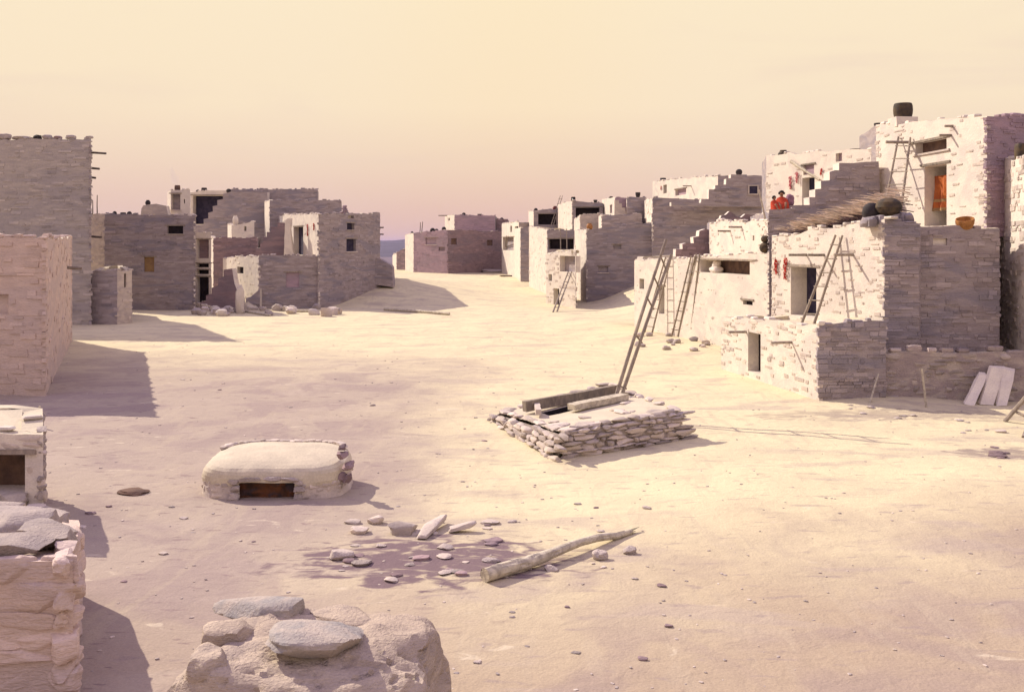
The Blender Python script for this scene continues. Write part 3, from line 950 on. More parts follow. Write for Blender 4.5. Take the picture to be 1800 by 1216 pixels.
# ================================================================== LEFT SIDE
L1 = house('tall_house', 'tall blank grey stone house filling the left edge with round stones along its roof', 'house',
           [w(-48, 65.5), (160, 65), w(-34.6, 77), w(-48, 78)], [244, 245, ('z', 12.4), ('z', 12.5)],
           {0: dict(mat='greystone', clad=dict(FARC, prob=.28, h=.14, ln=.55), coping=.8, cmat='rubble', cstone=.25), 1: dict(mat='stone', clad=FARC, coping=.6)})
for py, ln_ in ((268, 1.1), (295, .65), (311, .4), (415, .8)):
    b_ = MB()
    p = at(158, py, 65.3)
    pole(b_, p - Vector((.3, 0, 0)), p + Vector((ln_, 0, -.08)), .085, .07, 'darkwood', 3, .03)
    b_.build('roof_beam', L1.root)
L2 = house('pink_house', 'pinkish brown stone house at the left edge in front of the tall grey house', 'house',
           [w(-32, 36.5), (80, 35), (126, 54), w(-33, 55)], [413, 420, 417, ('z', 5.8)],
           {0: dict(mat='pinkstone', clad=dict(MIDC, prob=.4, h=.16, ln=.5), coping=.9, cmat='palestone', cstone=.22, holes=[('window', -30, 517, 15, 552, 'pinkstone', dict(depth=.2, lintel=False))]),
            1: dict(mat='pinkstone', clad=dict(MIDC, prob=.1, h=.16, ln=.5), coping=.6, cmat='palestone')})
beam(L2, 118, 470, 1, .7, .09, (1, .3, -.1))
L3 = house('lean_to', 'small grey lean-to with a narrow slit at foot of tall grey house', 'shed',
           [(157, 68), (161, 65.7), (206, 65.5), (232, 66.5), w(-30.6, 76), w(-32, 76)], [478, 477, 475, 474, ('z', 3.7), ('z', 3.7)],
           {1: dict(mat='stone', clad=dict(FARC, prob=.5, h=.16, ln=.5), coping=.5, cmat='palestone'),
            2: dict(mat='palestone', clad=dict(FARP, prob=.1), coping=.4, holes=[('window', 218, 481, 222, 505, 'dark', dict(lintel=False))])})
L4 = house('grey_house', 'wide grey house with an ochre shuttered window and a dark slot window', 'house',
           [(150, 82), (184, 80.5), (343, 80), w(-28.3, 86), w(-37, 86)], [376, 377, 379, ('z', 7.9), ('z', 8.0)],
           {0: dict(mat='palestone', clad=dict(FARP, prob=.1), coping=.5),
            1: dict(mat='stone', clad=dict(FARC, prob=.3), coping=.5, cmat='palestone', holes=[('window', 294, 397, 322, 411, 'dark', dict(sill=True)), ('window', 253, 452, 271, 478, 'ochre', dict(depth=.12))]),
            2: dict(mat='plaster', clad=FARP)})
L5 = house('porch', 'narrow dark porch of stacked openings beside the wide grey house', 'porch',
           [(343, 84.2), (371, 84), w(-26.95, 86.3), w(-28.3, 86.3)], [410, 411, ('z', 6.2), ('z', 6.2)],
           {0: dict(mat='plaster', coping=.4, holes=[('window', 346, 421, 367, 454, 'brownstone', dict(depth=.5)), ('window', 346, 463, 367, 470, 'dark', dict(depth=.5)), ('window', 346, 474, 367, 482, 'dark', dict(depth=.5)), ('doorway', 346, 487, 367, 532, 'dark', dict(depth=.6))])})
L7 = house('low_front_house', 'low grey house front with one walled-up window and a bright white left side', 'house',
           [(372, 97), (455, 81.5), (563, 82.3), w(-16.2, 95), w(-28, 100)], [456, 450, 449, ('z', 4.4), ('z', 4.4)],
           {0: dict(mat='plaster', clad=FARP, coping=.5, cmat='palestone', holes=[('window', 417, 469, 428, 481, 'dark', dict(lintel=False))]),
            1: dict(mat='stone', clad=dict(FARC, prob=.35), coping=.6, cmat='palestone', holes=[('window', 503, 479, 526, 505, 'mauvestone', dict(depth=.1))])})
L8 = house('tower_house', 'tall grey corner house with three small square windows and a white door side', 'house',
           [(497, 96), (560, 82), (668, 91), w(-14.5, 105), w(-26, 104)], [379, 377, 375, ('z', 8.3), ('z', 8.2)],
           {0: dict(mat='plaster', clad=dict(FARP, prob=.03), coping=.6, cmat='palestone', holes=[('doorway', 516, 399, 533, 448, 'darkblue', dict(depth=.5))]),
            1: dict(mat='stone', clad=dict(FARC, prob=.26), coping=.5, holes=[('window', 612, 379, 622, 384, 'plaster', dict(lintel=False)), ('window', 610, 392, 623, 404, 'darkblue', dict(sill=True)), ('window', 609, 420, 626, 442, 'darkblue', dict(sill=True))])})
for py in (400, 412):
    b_ = MB()
    p = at(667, py, 91)
    pole(b_, p - Vector((.3, 0, 0)), p + Vector((.4, 0, 0)), .07, .06, 'darkwood', 2)
    b_.build('roof_beam', L8.root)
stepwall(L8, 'buttress', [(655, 500), (655, 452), (667, 455), (676, 460), (686, 466), (689, 470), (691, 505)], 90.3, 1.6, 'stone', dict(h=.18, ln=.6, prob=.4), 'stone')
stepwall(L8, 'pier', [(499, 450), (501, 388), (506, 384), (511, 384), (509, 402), (512, 425), (517, 450)], 86.5, .7, 'plaster', None)
stepwall(L7, 'stair', [(437, 452), (440, 444), (449, 444), (449, 436), (457, 436), (457, 427), (463, 427), (463, 416), (469, 416), (469, 408), (476, 408), (476, 399), (488, 399), (488, 391), (502, 391), (503, 452)], 88, 1.1, 'brownstone', None)
stepwall(L7, 'outer_stair', [(352, 550), (352, 531), (362, 529), (362, 519), (372, 516), (372, 506), (383, 502), (383, 490), (393, 486), (393, 474), (408, 472), (412, 498), (422, 526), (424, 552)], 80.2, 1.3, 'brownstone', None)
stepwall(L7, 'bench', [(420, 550), (425, 534), (432, 533), (432, 524), (440, 522), (457, 508), (457, 550)], 80.9, .9, 'stone', dict(h=.18, ln=.6, prob=.4))
L10 = house('mid_house', 'brownish mid level house with stepped white top and a rounded chimney', 'house',
            [(366, 104), (375, 93), (452, 92), w(-27.6, 106)], [417, 419, 418, ('z', 6.2)],
            {0: dict(mat='plaster', coping=.5), 1: dict(mat='brownstone', clad=FARC, coping=.7, cmat='palestone')})
L10b = house('white_chimney_room', 'small white upper room with a chimney and tiny dark window in the left cluster', 'house',
             [(400, 104), (407, 96), (447, 95), w(-28.1, 105)], [395, 396, 391, ('z', 7.6)],
             {0: dict(mat='plaster'), 1: dict(mat='plaster', coping=.5, cmat='palestone', holes=[('window', 429, 398, 433, 406, 'dark', dict(lintel=False))])}, base=5.6)
L11 = house('rear_long_house', 'long purple grey house at the back of left cluster with a stepped diagonal stair end', 'house',
            [(400, 118), (405, 110), (558, 110), w(-24.4, 122), w(-35, 122)], [334, 333, 333, ('z', 12), ('z', 12)],
            {0: dict(mat='plaster', coping=.5), 1: dict(mat='stone', clad=dict(FARC, prob=.2), coping=.8, cmat='stone')})
stepwall(L11, 'stair', [(343, 440), (343, 397), (358, 395), (358, 385), (366, 384), (366, 374), (374, 372), (374, 363), (382, 361), (382, 352), (392, 350), (392, 341), (406, 337), (470, 338), (470, 440)], 108.5, 1.0, 'stone', dict(h=.2, ln=.8, prob=.15))
L13 = house('dark_porch_house', 'open fronted rear house with a deep dark porch under a flat roof', 'house',
            [(331, 120), (335, 116), (403, 116), w(-32, 124)], [338, 337, 335, ('z', 11.7)],
            {1: dict(mat='plaster', coping=.6, cmat='stone', holes=[('window', 339, 344, 398, 394, 'darkblue', dict(depth=1.2))])})
L12 = house('chimney_room', 'small white room with a recessed window and smoking chimney on the wide grey house', 'house',
            [(294, 86), (300, 82.5), (334, 82.5), w(-28.9, 85.8)], [337, 334, 333, ('z', 10.1)],
            {0: dict(mat='plaster', coping=.5), 1: dict(mat='plaster', coping=.6, cmat='stone', holes=[('window', 301, 341, 317, 369, 'stone', dict(depth=.5, sill=True)), ('window', 323, 350, 325, 358, 'dark', dict(lintel=False))])}, base=7.6)
L6 = house('rear_low_house', 'grey back house with a white corner post beside the tower house', 'house',
           [(465, 106), (474, 99), (600, 99), w(-19.7, 112), w(-28, 112)], [355, 353, 353, ('z', 9.8), ('z', 9.9)],
           {0: dict(mat='plaster', coping=.5), 1: dict(mat='stone', clad=dict(FARC, prob=.35), coping=.6, cmat='stone')})
stepwall(L12, 'side_rack', [(247, 378), (249, 366), (252, 361), (275, 358), (292, 362), (296, 378)], 81.4, .7, 'palestone', None, 'plaster')

house('ruined_wall', 'low broken white wall stub in front of the stair of the left cluster', 'wall',
      [(345, 81), (366, 79.2), (392, 79.0), (394, 79.9), w(-26.0, 81.4)], [534, 541, 547, 543, ('z', .75)],
      {0: dict(mat='plaster', coping=.9, cmat='plaster'), 1: dict(mat='palestone', coping=.9, cmat='plaster'), 2: dict(mat='palestone')}, jit=.28, step=.3, cap=.2, drop=.05, cstone=.2)
house('ruined_wall', 'low broken pale wall stub right of the upright white stone', 'wall',
      [(424, 80.6), (436, 79.2), (462, 79.2), (466, 80.2), w(-22.0, 80.9)], [537, 540, 547, 545, ('z', .7)],
      {0: dict(mat='plaster', coping=.9, cmat='plaster'), 1: dict(mat='palestone', coping=.9, cmat='palestone')}, jit=.28, step=.3, cap=.2, drop=.05, cstone=.2)

# ------------------------------------------------------------------ kiva in the plaza
Ff, Rr, Bb, Ll = Vector((1.26, 24.7, 0)), Vector((4.62, 26.9, 0)), Vector((3.15, 32.2, 0)), Vector((-.36, 29.8, 0))
kiva = thing('kiva', 'low sunken stone chamber in the plaza, long ladder in its roof hatch', 'kiva', (Ff + Rr + Bb + Ll) / 4)


def KP(s, t, z=0.):
    p = Ff.lerp(Rr, s).lerp(Ll.lerp(Bb, s), t)
    return Vector((p.x, p.y, z))


def ktop(s, t): return .62 + .14 * s - .40 * t * (1 - s) + .04 * nz(s * 3, t * 3, 2)


HS0, HS1, HT0, HT1 = .20, .88, .54, .67
mb = MB()
sg = sorted(set([i / 14 for i in range(15)] + [HS0, HS1]))
tg = sorted(set([i / 14 for i in range(15)] + [HT0, HT1]))
vs = [KP(s, t, ktop(s, t)) for t in tg for s in sg]
ns_ = len(sg)
fs = []
for j in range(len(tg) - 1):
    for i in range(ns_ - 1):
        sm_, tm_ = (sg[i] + sg[i + 1]) / 2, (tg[j] + tg[j + 1]) / 2
        if HS0 < sm_ < HS1 and HT0 < tm_ < HT1:
            continue
        fs.append((j * ns_ + i, j * ns_ + i + 1, (j + 1) * ns_ + i + 1, (j + 1) * ns_ + i))
mb.add(vs, fs, 'mudroof', .5)
kroof = mb
mb = MB()
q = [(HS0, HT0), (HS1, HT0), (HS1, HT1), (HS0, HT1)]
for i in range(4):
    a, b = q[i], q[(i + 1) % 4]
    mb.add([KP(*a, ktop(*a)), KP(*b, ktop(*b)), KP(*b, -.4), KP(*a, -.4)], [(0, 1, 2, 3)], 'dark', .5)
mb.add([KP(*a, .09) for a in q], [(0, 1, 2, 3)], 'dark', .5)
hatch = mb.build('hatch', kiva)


def plank(name, par, a, b, wid, hgt, mat, tint=.5):
    mb = MB()
    d = (b - a)
    L = d.length
    d.normalize()
    sd_ = Vector((-d.y, d.x, 0)).normalized()
    up = d.cross(sd_)
    if up.z < 0:
        up = -up
    n = 6
    vs = []
    for i in range(n + 1):
        c = a.lerp(b, i / n)
        for (p, r) in ((-1, -1), (1, -1), (1, 1), (-1, 1)):
            vs.append(c + sd_ * (wid / 2 * p + rnd.uniform(-.012, .012)) + up * (hgt / 2 * r + rnd.uniform(-.01, .01)))
    fs = []
    for i in range(n):
        for k in range(4):
            fs.append((i * 4 + k, i * 4 + (k + 1) % 4, (i + 1) * 4 + (k + 1) % 4, (i + 1) * 4 + k))
    fs += [(3, 2, 1, 0), (n * 4, n * 4 + 1, n * 4 + 2, n * 4 + 3)]
    mb.add(vs, fs, mat, tint)
    return mb.build(name, par)


plank('hatch_beam', kiva, KP(.08, .725, .62), KP(.90, .70, .84), .2, .3, 'wood', .3)
plank('hatch_beam', kiva, KP(.36, .485, .70), KP(.86, .495, .82), .34, .18, 'palewood', .6)
plank('hatch_beam', kiva, KP(.10, .52, .62), KP(.20, .76, .64), .16, .14, 'palestone', .5)
# walls of the kiva: laid stones
mb = MB()
for (a, b, h0, h1) in ((Ll, Ff, .16, .56), (Ff, Rr, .60, .74), (Rr, Bb, .74, .66), (Bb, Ll, .64, .18)):
    ax = (b - a)
    L = ax.length
    ax.normalize()
    nn = Vector((ax.y, -ax.x, 0))
    mb.add([a + nn * .07 + Vector((0, 0, -.3)), b + nn * .07 + Vector((0, 0, -.3)), b + nn * .03 + Vector((0, 0, h1)), a + nn * .03 + Vector((0, 0, h0))], [(0, 1, 2, 3)], 'rubble', .3)
    z = -.06
    row = 0
    while z < .8:
        hh = rnd.uniform(.06, .15)
        u = rnd.uniform(-.1, 0)
        while u < L:
            l = rnd.uniform(.14, .8) if row else rnd.uniform(.3, .7)
            zt = h0 + (h1 - h0) * min(1, max(0, u / L))
            if z + hh < zt + .09:
                lean = (.06 if a is not Ll else .26) * (1 - z / .6)
                c = a + ax * (u + l / 2) + nn * (lean * .8 + rnd.uniform(-.03, .05)) + Vector((0, 0, z + hh / 2))
                rock(mb, c, ax * (l / 2 * 1.02), nn * rnd.uniform(.10, .15), Vector((0, 0, hh * .54)), rnd.choice(('rubble', 'palestone', 'palestone')), 4, 6, .2)
            u += l
        z += hh
        row += 1
mb.build('wall', kiva)
# slabs laid along the roof edges
mb = kroof
for (s0, t0, s1, t1, k) in ((.0, .02, 1, .02, 9), (1, .03, 1, .97, 7), (1, .98, 0, .98, 8), (.02, .97, .02, .05, 8)):
    for i in range(k):
        f = (i + .5 + rnd.uniform(-.2, .2)) / k
        s, t = s0 + (s1 - s0) * f, t0 + (t1 - t0) * f
        d = (KP(s1, t1) - KP(s0, t0)).normalized()
        nn = Vector((-d.y, d.x, 0))
        rock(mb, KP(s, t, ktop(s, t) + .03), d * rnd.uniform(.16, .38), nn * rnd.uniform(.10, .2), Vector((0, 0, rnd.uniform(.035, .075))), 'palestone', 4, 5, .14)
for _ in range(26):
    s, t = rnd.uniform(.05, .95), rnd.uniform(.06, .94)
    if HS0 - .1 < s < HS1 + .06 and HT0 - .12 < t < HT1 + .1:
        continue
    a = rnd.uniform(0, 6.3)
    d = Vector((math.cos(a), math.sin(a), 0))
    r = rnd.uniform(.05, .22)
    rock(mb, KP(s, t, ktop(s, t) + .01), d * r * 1.6, Vector((-d.y, d.x, 0)) * r, Vector((0, 0, r * .3)), 'palestone', 3, 4, .15)
mb.build('roof', kiva)
la, lb = KP(.785, .61, .10), KP(.833, .61, .10)
ladder('tall slender ladder rising out of the kiva hatch in the plaza', la, lb, at(1171, 421, 31.2), at(1180, 447, 31.6), 7, .062, 'wood', rr=.028, ts=[.17, .45, .66, .78, .9], ext=.1)

# ------------------------------------------------------------------ bread oven
OC = Vector((XX(492, 21.6), 21.55, 0))
oven = thing('oven', 'low domed mud oven in the plaza with a rust brown mouth', 'oven', OC)
mb = MB()
NA = 120
prof = [(1.02, -.3), (1.02, .0), (1.0, .14), (.995, .24), (1.0, .33), (1.005, .41), (1.0, .50), (.99, .58), (.965, .65), (.91, .71), (.82, .755), (.68, .80), (.5, .835), (.25, .86), (0.0, .87)]


def opt(a, r, z):
    ca, sa = math.cos(a), math.sin(a)
    p = 3.6
    k = (abs(ca) ** p + abs(sa) ** p) ** (-1 / p)
    x, y = ca * k * r * 1.55, sa * k * r * 1.12
    wob = 1 + .025 * nz(ca * 2, sa * 2, z * 2, 1.7) + .012 * nz(ca * 7, sa * 7, z * 7, 1)
    lean = 0.10 * (y / 1.12) * (1 if z > .3 else 0)
    return OC + Vector((x * wob, y * wob, z + lean * min(1, z) + .02 * nz(x, y, 5, 1.6)))


mx0, mx1, mz1 = XX(420, 20.4), XX(517, 20.4), .40
rows = [[opt(2 * math.pi * k / NA, r, z) for k in range(NA)] for (r, z) in prof]
vs = [p for r in rows for p in r]
for j in range(len(prof) - 1):
    for k in range(NA):
        k2 = (k + 1) % NA
        a = (rows[j][k] + rows[j][k2] + rows[j + 1][k]) / 3
        if mx0 < a.x < mx1 and a.y < OC.y - .5 and prof[j][1] < mz1 and prof[j + 1][1] < mz1 + .04:
            continue
        mb.add([rows[j][k], rows[j][k2], rows[j + 1][k2], rows[j + 1][k]], [(0, 1, 2, 3)], 'palestone' if prof[j][1] < .3 else 'mudroof', .55, True)
DM = mb
mb = MB()
yf = OC.y - 1.08
for (p0, p1) in (((mx0 - .03, -.1), (mx1 + .03, -.1)), ((mx1 + .03, -.1), (mx1 + .03, .5)), ((mx1 + .03, .5), (mx0 - .03, .5)), ((mx0 - .03, .5), (mx0 - .03, -.1))):
    mb.add([(p0[0], yf, p0[1]), (p1[0], yf, p1[1]), (p1[0], yf + .22, p1[1]), (p0[0], yf + .22, p0[1])], [(0, 1, 2, 3)], 'rust', .5)
n_ = 12
vs = [(mx0 - .03 + (mx1 - mx0 + .06) * i / n_, yf + .14 + .05 * nz(i * .7, j * .8, 1), -.1 + .6 * j / 8) for j in range(9) for i in range(n_ + 1)]
mb.add(vs, [(j * (n_ + 1) + i, j * (n_ + 1) + i + 1, (j + 1) * (n_ + 1) + i + 1, (j + 1) * (n_ + 1) + i) for j in range(8) for i in range(n_)], 'rust', .6, True)
mb.build('mouth', oven)
mb = DM
for k in range(NA):       # laid stones round the foot of the oven
    pass
a0 = 0
for zc, hh in ((.05, .07), (.18, .06), (.30, .055)):
    a = math.radians(150) + rnd.uniform(0, .1)
    while a < math.radians(395):
        da = rnd.uniform(.07, .17)
        p = opt(a + da / 2, 1.0, zc)
        p2 = opt(a + da, 1.0, zc)
        d = (p2 - p)
        d.z = 0
        L = max(.05, d.length)
        d.normalize()
        nn = Vector((d.y, -d.x, 0))
        if not (mx0 - L < p.x < mx1 + L and p.y < OC.y - .5 and zc < .45):
            rock(mb, p - nn * .08, d * L * 1.0, nn * rnd.uniform(.09, .12), Vector((0, 0, hh)), 'palestone', 3, 5, .12)
        a += da
for (xx_, zz_, ax_, az_) in ((mx0 - .10, .08, .12, .08), (mx0 - .09, .24, .10, .075), (mx0 - .12, .37, .13, .055), (mx1 + .09, .09, .11, .08), (mx1 + .11, .25, .12, .07), (mx1 + .08, .37, .10, .05),
                           (mx0 + .22, .44, .24, .045), (mx0 + .68, .45, .24, .05), (mx1 - .1, .44, .2, .045)):
    rock(mb, (xx_, OC.y - 1.10, zz_), Vector((ax_, 0, 0)), Vector((0, .09, 0)), Vector((0, 0, az_)), 'rubble', 6, 6, .14)
for (px, py, r) in ((612, 800, .12), (622, 818, .12), (611, 786, .09), (609, 836, .11), (620, 840, .12), (600, 850, .1)):
    p = at(px, py, 20.9)
    p.x -= .12
    rock(mb, p, Vector((r, 0, .02)), Vector((0, r * 1.2, 0)), Vector((0, 0, r * .8)), 'brownstone', 6, 4, .25)
for i in range(22):       # stones on the crown's rim
    a = math.radians(35 + 120 * i / 21)
    p = opt(a, .9, .72)
    d = (opt(a + .05, .9, .72) - p).normalized()
    rock(mb, p + Vector((0, 0, .03)), d * rnd.uniform(.07, .16), Vector((-d.y, d.x, 0)) * .08, Vector((0, 0, rnd.uniform(.03, .055))), 'palestone', 3, 4, .14)
mb.build('dome', oven)

# ------------------------------------------------------------------ near left walls
FW2 = thing('near_wall', 'broken boulder wall in the near left corner of the scene', 'wall', (-6.5, 12.6, 0))
mb = MB()
wp = [(-8.5, 15.0), (-8.5, 11.45), (-5.2, 11.45), (-6.52, 14.6), (-6.72, 15.0)]
wz = [1.35, 1.72, 1.78, 1.3, 1.25]
n_ = len(wp)
mb.add([(p[0], p[1], -.3) for p in wp] + [(p[0], p[1], z - .12) for p, z in zip(wp, wz)],
       [(i, (i + 1) % n_, n_ + (i + 1) % n_, n_ + i) for i in range(n_)] + [tuple(range(n_, 2 * n_))], 'pinkstone', .35)
for (A, B, za, zb_) in ((wp[1], wp[2], 1.74, 1.78), (wp[2], wp[3], 1.76, 1.3)):
    a, b = Vector((*A, 0)), Vector((*B, 0))
    ax = (b - a)
    L = ax.length
    ax.normalize()
    nn = Vector((ax.y, -ax.x, 0))
    z = -.1
    while z < 1.8:
        hh = rnd.uniform(.2, .36)
        u = rnd.uniform(-.15, 0)
        while u < L + .02:
            l = min(rnd.uniform(.35, .95), L + .04 - u)
            if l < .12:
                break
            zt = za + (zb_ - za) * min(1, max(0, (u + l / 2) / L))
            if z + hh < zt + .06:
                rock(mb, a + ax * (u + l / 2) + nn * rnd.uniform(-.12, -.08) + Vector((0, 0, z + hh / 2)), ax * l * .53, nn * rnd.uniform(.12, .16), Vector((0, 0, hh * .53)), 'pinkstone', 10, 5, .14, .5 + rnd.uniform(-.3, .3))
            u += l
        z += hh
for (x, y, z, a, b, c) in ((-6.25, 11.75, 1.72, .66, .3, .11), (-7.2, 11.8, 1.74, .5, .4, .14), (-5.95, 12.4, 1.66, .38, .34, .13), (-6.6, 12.8, 1.62, .5, .45, .2), (-7.4, 13.2, 1.5, .6, .5, .18), (-6.75, 13.7, 1.38, .4, .4, .16), (-7.0, 14.4, 1.26, .36, .4, .17), (-7.8, 14.4, 1.38, .5, .4, .15), (-6.3, 13.1, 1.46, .3, .4, .12)):
    rock(mb, (x, y, z), Vector((a, rnd.uniform(-.08, .08), 0)), Vector((rnd.uniform(-.08, .08), b, 0)), Vector((0, 0, c * 1.1)), 'rubble', 10, 9, .10, .3 + .3 * rnd.random())
mb.build('wall', FW2)

FW1 = thing('near_hut', 'low mud hut with a dark shaded recess at left edge above the boulder wall', 'hut', (-11, 19.5, 0))
mb = MB()
for _ in range(70):
    f_ = rnd.random()
    x_, y_ = rnd.uniform(-13, -8.35), 18.2 - 1.5 * f_
    z_ = .62 * (1 - f_) * rnd.uniform(.7, 1.05)
    a_ = rnd.uniform(-.4, .4)
    q_ = rnd.uniform(.14, .34)
    rock(mb, (x_ - .5 * f_ * rnd.random(), y_, z_), Vector((math.cos(a_), math.sin(a_), 0)) * q_, Vector((-math.sin(a_), math.cos(a_), 0)) * q_ * .8, Vector((0, 0, q_ * .5)), rnd.choice(('palestone', 'palestone', 'rubble')), 6, 5, .15)
mb.build('fallen_rubble', FW1)
HUT = house('hut_shell', 'x', 'x', [w(-15, 20.6), w(-15, 18.3), (76, 18.3), w(-10.0, 20.6)], [('z', 1.95), ('z', 1.95), 765, ('z', 2.0)],
            {1: dict(mat='plaster', clad=dict(prob=.5, h=.16, ln=.4, proud=.03, rounded=3, mat='palestone'), coping=.3, cmat='palestone', holes=[('doorway', -60, 798, 44, 868, 'brownback', dict(depth=.7, lintel=True))]),
             2: dict(mat='plaster', clad=dict(prob=.7, h=.16, ln=.35, proud=.06, rounded=3, mat='rubble'), coping=.3, cmat='palestone')}, cstone=.13, drop=.04)
for ch in list(HUT.root.children):
    ch.parent = FW1
    ch.location = HUT.root.location - FW1.location
bpy.data.objects.remove(HUT.root)
mb = MB()
p = gp(71, 752)
pole(mb, p - Vector((0, 0, .2)), p + Vector((-.02, 0, .62)), .05, .035, 'palewood', 3)
tag(mb.build('post', None, p), 'short pale wooden post standing behind the mud hut at left', 'post')

# ------------------------------------------------------------------ boulder mound in front
RPc = Vector((-2.18, 10.55, 0))
mound = MB()
vs, fs = UN[10]
UNB = _unit(34)
out = []
for q in UNB[0]:
    p = 4.6
    d = q / ((abs(q.x) ** p + abs(q.y) ** p + abs(q.z) ** p) ** (1 / p))
    k = 1 + .09 * noise.noise(d * 1.5 + Vector((3, 1, 8))) + .04 * noise.noise(d * 3.4 + Vector((9, 2, 1))) + .028 * noise.noise(d * 8 + Vector((1, 2, 5)))
    # creases between the packed boulders
    cr = min(abs(noise.noise(d * 2.6 + Vector((4, 4, 4)))), abs(noise.noise(d * 3.3 + Vector((14, 1, 7)))))
    k -= .035 * max(0, 1 - cr / .04)
    k += .012 * noise.noise(Vector((d.x * 3, d.y * 3, d.z * 16))) + .010 * noise.noise(d * 19)
    out.append(RPc + Vector((.06 + d.x * 1.36 * k, d.y * 1.12 * k, d.z * 1.16 * k)))
mound.add(out, UNB[1], 'tanrock', .5, True)
tag(mound.build('boulder_mound', None, RPc), 'big rounded boulder mass in the foreground with slabs lying on it', 'boulder')
for (px, py, Y, a, b, c, mat, ry, lab) in (
        (470, 1070, 11.4, .62, .36, .15, 'bluegrey', .05, 'tallest grey boulder lying at the back of the foreground mound'),
        (560, 1124, 10.2, .54, .36, .12, 'bluegrey', -.02, 'long flat blue grey slab on the front of the foreground mound'),
        (400, 1118, 10.6, .30, .3, .16, 'tanrock', .0, 'rounded pale boulder at the left shoulder of the foreground mound'),
        (600, 1090, 11.2, .40, .3, .10, 'tanrock', .0, 'pale boulder between the two blue grey slabs on the mound'),
        (700, 1118, 10.7, .33, .34, .10, 'tanrock', .0, 'pale boulder at the right shoulder of the foreground mound'),
        (372, 1168, 10.0, .24, .3, .17, 'tanrock', .0, 'lowest left pale boulder bulging from the foreground mound')):
    mb = MB()
    p = at(px, py, Y)
    rock(mb, p, Vector((a, 0, ry)), Vector((0, b, 0)), Vector((0, 0, c)), mat, 10, 3.2, .14, .5)
    tag(mb.build('boulder', None, p), lab, 'boulder', 'boulders on the foreground mound')

# ------------------------------------------------------------------ fallen log and other timber
pa, pb = gp(852, 1026), gp(1118, 938)
pts, rad = [], []
for i in range(15):
    t = i / 14
    p = pa.lerp(pb, t)
    r = .098 * (1 - t) ** .8 * .75 + .038 + .008 * math.sin(t * 9)
    p.z = max(terrain(p.x, p.y) + r * .9, terrain(p.x, p.y) + r + .10 * math.sin(math.pi * min(1, max(0, (t - .25) / .6))))
    p.x += .06 * math.sin(t * 4.2)
    pts.append(p)
    rad.append(r)
mb = MB()
sg_ = 26
P2, R2_ = [], []
for i in range(len(pts) - 1):
    for k in range(4):
        P2.append(pts[i].lerp(pts[i + 1], k / 4))
        R2_.append(rad[i] + (rad[i + 1] - rad[i]) * k / 4)
tube(mb, P2, R2_, 'palewood', sg_, .6, 0)
for i, (x_, y_, z_) in enumerate(mb.v):
    a_, k_ = i % sg_, (i // sg_) % len(P2)
    c_ = P2[k_]
    f_ = 1 + .10 * nz(a_ * 1.3 + k_ * .12, k_ * .06, 3, 1.0) + .14 * max(0, nz(a_ * .35, k_ * .3, 9, 1.0)) - (.16 if nz(a_ * 2.1 + k_ * .2, k_ * .05, 6, 1.0) > .36 else 0)
    mb.v[i] = tuple(c_ + (Vector((x_, y_, z_)) - c_) * f_)
tag(mb.build('fallen_log', None, pts[0]), 'long pale weathered log lying across the near plaza', 'log')

for (a, b, r, lab) in (((676, 546), (790, 554), .13, 'pale pole lying on the ground right of the tower house shadow'),
                       ((505, 548), (556, 549), .11, 'short pole lying at the foot of low grey front house'),
                       ((432, 549), (475, 556), .10, 'broken pole lying beside the upright white stone')):
    p, q = gp(*a), gp(*b)
    mb = MB()
    u_ = Vector((0, 0, r * .8))
    pole(mb, p + u_, q + u_, r, r * .8, 'palewood', 6, .01, 8, .6)
    tag(mb.build('timber_pole', None, p), lab, 'pole')

# leaning pole at the front room, post, slabs and trestle at right
mb = MB()
p, q = gp(1528, 709), at(1544, 657, 33.12)
pole(mb, p - Vector((0, 0, .05)), q, .035, .03, 'palewood', 4, .01)
tag(mb.build('leaning_pole', None, p), 'thin pale pole leaning on the dark side of the low room', 'pole')
mb = MB()
p = gp(1629, 716)
pole(mb, p - Vector((0, 0, .15)), p + Vector((-.12, .1, 1.25)), .04, .03, 'palewood', 4, .02)
tag(mb.build('leaning_pole', None, p), 'single upright stick in front of the terrace wall at right', 'pole')
slab_poly = ((((1694, 711), (1714, 713), (1735, 659), (1722, 657)), 'leftmost and shortest of three white slabs leaning on terrace wall'),
             (((1722, 712), (1746, 713), (1768, 648), (1742, 646)), 'middle white slab of three leaning on terrace wall'),
             (((1752, 714), (1770, 714), (1785, 652), (1766, 648)), 'rightmost white slab of three leaning on terrace wall'))
for pl, lab in slab_poly:
    mb = MB()
    b0, b1 = gp(*pl[0]), gp(*pl[1])
    Yt = 33.2 - .02
    t1, t0 = at(*pl[2], Yt), at(*pl[3], Yt)
    back = Vector((.03, .16, .05))
    q = []
    for (a, b) in ((b0, b1), (b0.lerp(t0, .35), b1.lerp(t1, .35)), (b0.lerp(t0, .7), b1.lerp(t1, .7)), (t0, t1)):
        j = lambda: Vector((rnd.uniform(-.03, .03), 0, rnd.uniform(-.02, .02)))
        q += [a + j(), b + j(), b + back + j(), a + back + j()]
    fs = []
    for i in range(3):
        for k in range(4):
            fs.append((i * 4 + k, i * 4 + (k + 1) % 4, i * 4 + 4 + (k + 1) % 4, i * 4 + 4 + k))
    fs += [(3, 2, 1, 0), (12, 13, 14, 15)]
    mb.add(q, fs, 'plaster', .75)
    tag(mb.build('stone_slab', None, b0), lab, 'slab', 'slabs leaning on the terrace wall')
tr = thing('trestle', 'broken wooden trestle of crossed bars cut off by the right edge', 'trestle', gp(1790, 765))
